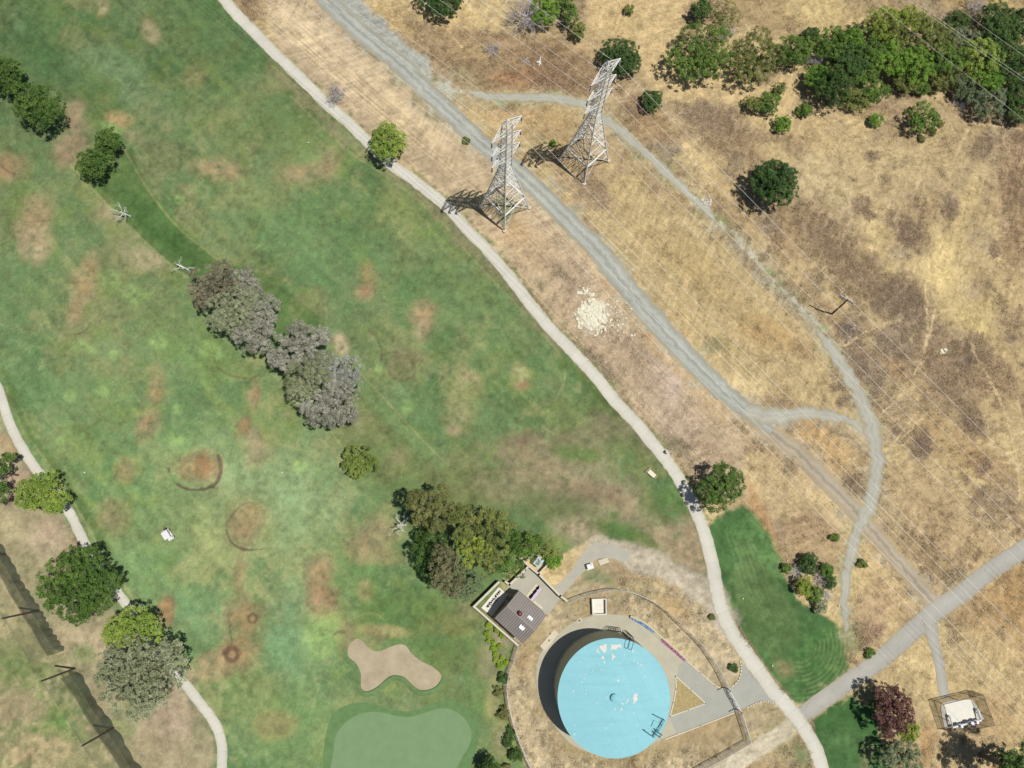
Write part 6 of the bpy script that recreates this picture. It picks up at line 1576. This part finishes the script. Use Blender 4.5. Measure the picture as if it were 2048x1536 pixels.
b = MB(); b.bar(r0 + Vector((0, 0, .14)), r1 + Vector((0, 0, .14)), .22); b.build('ridge_cap', roof_d, house)
sky_m = mat('skylight_dome', (.80, .84, .84), .25, .02, 1.0, spec=.5)
ra = math.atan2(r1.y - r0.y, r1.x - r0.x)
for (u, v) in ((1058.8, 1238), (1045, 1253.6)):
    q = P(u, v, 5.5) - ctr
    b = MB(); b.box((q.x, q.y, 5.35), (1.12, 1.12, .5), ra, .9, .12); b.build('skylight', sky_m, house)
q = P(1039.6, 1226.8, 6.1) - ctr
b = MB(); b.lathe((q.x, q.y, 5.75), [(.26, 0), (.26, .3), (.42, .38), (.46, .55), (.38, .72), (.18, .82), (.03, .84)], 20); b.build('turbine_vent', mat('oxide_red', S(128, 62, 62), .45, .1, 2.0, metal=.2), house)
dp = (ins[0] * .35 + ins[1] * .65); dd = (ins[1] - ins[0]).normalized(); dn = Vector((-dd.y, dd.x, 0))
b = MB(); b.box((dp.x + dn.x * .05, dp.y + dn.y * .05, 1.05), (1.1, .08, 2.1), math.atan2(dd.y, dd.x)); dr = b.build('door', mat('steel_door', S(96, 110, 116), .5), house)
b = MB(); b.box((dp.x + dd.x * .4 + dn.x * .12, dp.y + dd.y * .4 + dn.y * .12, 1.0), (.12, .08, .05), math.atan2(dd.y, dd.x)); b.build('handle', post_m, dr)
# slabs in the yard
def tagged_slab(name, pts, h, label, material, cat='slab'):
    p = PP(pts); c = sum(p, Vector()) / len(p); r = empty(name, c, label, cat)
    MB().prism([q - c for q in p], -.05, h).build('slab', material, r)
    return r, [q - c for q in p]
r, q = tagged_slab('concrete_slab', [(962.5, 1215.5), (997.5, 1174), (1016, 1190), (984, 1232)], .12, 'bright white concrete slab with black graffiti, between block walls', white_conc)
def quad(q, z, s0, s1, t0, t1):
    def f(s, t):
        s = s0 + (s1 - s0) * s; t = t0 + (t1 - t0) * t
        a = q[0].lerp(q[1], s); b_ = q[3].lerp(q[2], s); p = a.lerp(b_, t); return Vector((p.x, p.y, z))
    return f
blk = paint('black_spray', (30, 28, 32)); pur = paint('purple_spray', (70, 56, 82)); lil = paint('lilac_spray', (216, 198, 226))
scrawl('graffiti', quad(q, .12, .14, .92, .20, .40), 10, blk, r, 11, .16)
scrawl('graffiti', quad(q, .121, .28, .72, .42, .60), 7, blk, r, 12, .06)
r, q = tagged_slab('concrete_slab', [(1051.5, 1191), (1072, 1167), (1083.5, 1178), (1064, 1203)], .12, 'cream and lilac slab with purple graffiti beside the pump house roof', conc_m)
MB().sheet([quad(q, 0, 0, 1, .5, 1)(s, t) for s, t in ((0.06, .1), (.96, .1), (.96, .95), (.06, .95))], .124).build('paint_patch', lil, r)
scrawl('graffiti', quad(q, .128, .05, 1.0, .36, .66), 8, pur, r, 13, .24)
tagged_slab('concrete_strip', [(1068, 1200), (1086, 1215), (1083.5, 1218.5), (1065.5, 1203.5)], .15, 'narrow cream concrete strip along the pump house wall', conc_m)
r, q = tagged_slab('concrete_pad', [(1107, 1260), (1117, 1266.3), (1090, 1302), (1079.5, 1292)], .14, 'long cream concrete pad with three lids, between pump house and tank', conc_m)
for s in (.12, .5, .55):
    c = quad(q, .14, 0, 1, 0, 1)(.5, s if s < .3 else s); MB().lathe(c + Vector(((s - .5) * 2, 0, 0)), [(.14, 0), (.14, .05), (.03, .06)], 12).build('lid', steel_dark, r)
r, q = tagged_slab('drain_inlet', [(1153, 1240), (1163, 1236.5), (1164.5, 1242.5), (1155, 1246.5)], .08, 'square drain inlet with a dark grate at the apron edge', conc_m, 'drain')
MB().prism([p * .55 for p in q], .08, .10).build('grate', steel_dark, r)
tagged_slab('concrete_pad', [(1195.5, 1121), (1214, 1115), (1218.5, 1124), (1200, 1131)], .2, 'cream concrete pad on green weeds next to the white utility box', conc_m)
# open vault
vp = PP([(1182.5, 1197), (1211, 1196), (1211.5, 1227.5), (1184, 1229)]); vc = sum(vp, Vector()) / 4
r = empty('concrete_vault', vc, 'white open concrete vault box between the curved fence and the tank', 'vault'); vq = [p - vc for p in vp]
MB().prism([p * .93 for p in vq], -.05, .12).build('vault_floor', white_conc, r)
b = MB()
for i in range(4):
    a, c = vq[i], vq[(i + 1) % 4]; mm = (a + c) / 2 * .96; b.box((mm.x, mm.y, .48 - .001 * i), ((c - a).length - (.0 if i % 2 else .17), .16, .96), math.atan2(c.y - a.y, c.x - a.x))
b.build('vault_wall', white_conc, r)
b = MB(); b.box((0, .2, .14), (1.4, .04, .03)); b.box((.1, -.6, .14), (1.2, .04, .03)); b.build('hatch_seam', curb_m, r)
# cabinets
def cabinet(name, u, v, size, rz, label, material, cat, zc=None):
    p = P(u, v, size[2]); p.z = 0; r = empty(name, p, label, cat, None, math.radians(rz))
    MB().box((0, 0, .05), (size[0] + .5, size[1] + .4, .14)).build('pad', conc_m, r)
    MB().box((0, 0, .12 + size[2] / 2), size, 0, .97, .05).build('cabinet', material, r)
    MB().box((0, 0, .12 + size[2] + .03), (size[0] + .1, size[1] + .1, .07), 0, .96, .05).build('lid', material, r)
    MB().box((size[0] * .25, size[1] * .28, .12 + size[2] + .09), (.22, .16, .06)).build('latch', steel_dark, r)
cabinet('transformer_cabinet', 1077, 1124, (1.7, 1.35, 1.5), 52, 'pale blue grey transformer cabinet on a pad outside the yard wall', mat('cabinet_paint', S(198, 216, 220), .5, .04), 'cabinet')
cabinet('utility_box', 1180, 1133, (1.05, .9, .9), 18, 'small white utility box on green weeds beside the service road', mat('white_box_paint', S(248, 248, 250), .5, .03), 'utility box')
cabinet('bin', 1335, 904, (.55, .5, .9), -35, 'small pale litter bin at the edge of the cart path', mat('bin_paint', S(224, 214, 222), .6, .05), 'bin')
# bench pad near the cart path
r, q = tagged_slab('tee_sign', [(1293.5, 945), (1299.5, 939), (1312, 950.5), (1306.5, 956.5)], .45, 'cream tee bench top with a thin rail beside the cart path', mat('bench_cream', S(244, 232, 206), .6, .04), 'bench')
b = MB(); a1 = P(1290.5, 944.5) - r.location; a2 = P(1299.8, 935.5) - r.location
b.tube([a1, a1 + Vector((0, 0, .8)), a2 + Vector((0, 0, .8)), a2], .06, 6); a1 = P(1309, 957.5) - r.location; a2 = P(1313, 953) - r.location; b.tube([a1, a1 + Vector((0, 0, .5)), a2 + Vector((0, 0, .5)), a2], .05, 6); b.build('rail', mat('cream_rail', S(220, 218, 180), .6), r)
for u, v, lb in ((1485, 1197, 'white tee marker ball on the upper tee turf'), (1544, 1331, 'white tee marker ball on the worn tee corner'), (1574, 1121, 'white tee marker beside the orange weeds'), (1677, 1212, 'white stray ball on the trail edge'), (617, 286, 'white ball lying on the upper fairway'), (170, 945, 'white ball on the turf beside the lime tree'), (565, 945, 'white ball on the pale lower fairway')):
    p = P(u, v); r = empty('marker_ball', p, lb, 'marker'); MB().lathe((0, 0, 0), [(.03, 0), (.14, .05), (.17, .16), (.13, .28), (.03, .33)], 12).build('ball', white_conc, r, smooth=True)

# ------------------------------------------------------------------ golf cart
gc = P(331, 1070, 1.85); gc.z = 0
d = P(341.5, 1080.5) - P(331, 1064); ga_ = math.atan2(d.y, d.x)
cart = empty('golf_cart', gc, 'white roofed golf cart with bags on the pale lower fairway', 'golf cart', None, ga_)
wht = mat('cart_white', S(248, 248, 246), .35, .02, spec=.5); blkp = mat('black_plastic', (.03, .03, .032), .5, .1); seatm = mat('seat_vinyl', S(206, 200, 184), .5, .05); rub = mat('tyre_rubber', (.025, .025, .026), .8, .1); alu = mat('bare_alu', S(180, 180, 180), .4, .05, metal=.5)
b = MB(); b.box((0, 0, 1.86), (1.62, 1.22, .07), 0, .97, .12); b.box((0, 0, 1.92), (1.3, .95, .05), 0, .9, .15); b.build('roof', wht, cart)
b = MB(); b.box((0, 0, .42), (2.3, 1.1, .22), 0, 1, .12); b.box((-.75, 0, .62), (.7, 1.12, .34), 0, .9, .1); b.box((.85, 0, .66), (.55, 1.05, .42), 0, .82, .15); b.build('body', wht, cart)
b = MB(); b.box((-.35, 0, .82), (.5, 1.05, .16), 0, .95, .08); b.box((-.62, 0, 1.08), (.12, 1.05, .45), 0, .95, .04); b.build('seat', seatm, cart)
b = MB()
for x in (-.72, .62):
    for y in (-.52, .52): b.tube([(x * 1.05, y, .6), (x, y, 1.84)], .025, 6)
b.build('roof_strut', blkp, cart)
for x in (-.78, .82):
    for y in (-.5, .5):
        wv = MB(); wv.tube([(x, y - .1, .23), (x, y + .1, .23)], .23, 16); t = wv.build('wheel', rub, cart)
        h = MB(); h.tube([(x, y - .108, .23), (x, y + .108, .23)], .12, 12); h.build('hub', alu, t)
b = MB(); b.tube([(.35, -.28, .8), (.22, -.28, 1.05)], .02, 6); b.tube([(.22 + .0 * k, -.28 + .16 * math.cos(k * .628), 1.05 + .16 * math.sin(k * .628)) for k in range(11)], .02, 5); b.build('steering_wheel', blkp, cart)
for y, m_ in ((-.27, mat('bag_cream', S(206, 204, 176), .7)), (.27, mat('bag_black', (.04, .04, .045), .7))):
    b = MB(); b.tube([(-1.12, y, .45), (-1.2, y, 1.25)], [.15, .17], 10); g = b.build('golf_bag', m_, cart)
    b = MB()
    for k in range(6): b.tube([(-1.2 + .07 * math.cos(k), y + .08 * math.sin(k), 1.2), (-1.24 + .1 * math.cos(k), y + .1 * math.sin(k), 1.5 + .03 * k)], .02, 5)
    b.build('clubs', alu, g)

# ------------------------------------------------------------------ pipework enclosure
fence('mesh_enclosure', [(1867.5, 1400.4), (1906, 1391), (1945.4, 1381.3), (1956, 1411), (1968, 1441), (1927, 1450), (1886.7, 1459.5), (1877, 1430)], 3.0, 'dark mesh fence enclosure round the white pipework', 'fence', chain_dark, mat('brown_post', (.09, .07, .06), .7, .1), every=3.1, closed=True, barbs=False, pr=.05)
p = PP([(1882, 1406), (1900, 1401), (1912, 1399), (1944, 1399), (1951, 1410), (1968, 1438), (1930, 1448), (1889, 1457), (1884, 1436), (1881.5, 1420)]); c = sum(p, Vector()) / len(p)
r = empty('equipment_pad', c, 'white concrete pad inside the mesh enclosure', 'pad'); MB().prism([q - c for q in p], -.05, .12).build('slab', white_conc, r)
pc = P(1932, 1450, 1.0); pc.z = 0
bf = empty('backflow_preventer', pc, 'white U shaped pipe assembly with valves on the enclosure pad', 'pipework')
wp = mat('pipe_white', S(250, 250, 252), .4, .02, spec=.5)
A = P(1905, 1455, 1.0) - pc; B_ = P(1962, 1440.5, 1.0) - pc; A2 = P(1901, 1433.5, 1.0) - pc; B2 = P(1957, 1420.5, 1.0) - pc
b = MB(); b.tube([A2, A, B_, B2], .2, 12); b.build('pipe', wp, bf)
for q in (A2, B2):
    b = MB(); b.tube([q, (q.x, q.y, .05)], .2, 12); b.lathe((q.x, q.y, .1), [(.36, 0), (.36, .08), (.2, .1)], 14); b.build('riser', wp, bf)
for f in (.25, .62, .8):
    q = A.lerp(B_, f); dd = (B_ - A).normalized(); b = MB(); b.tube([q - dd * .28, q + dd * .28], .34, 12); vv = b.build('valve', wp, bf)
    b = MB(); b.tube([q, q + Vector((0, 0, .75))], .05, 6); b.lathe((q.x, q.y, q.z + .7), [(.06, 0), (.34 if f == .62 else .22, .02), (.34 if f == .62 else .22, .07), (.06, .1)], 16); b.build('handwheel', wp, vv)
for f in (.08, .92):
    q = A.lerp(B_, f); b = MB(); b.box((q.x, q.y, .42), (.25, .25, .76)); b.build('pipe_support', steel_dark, bf)
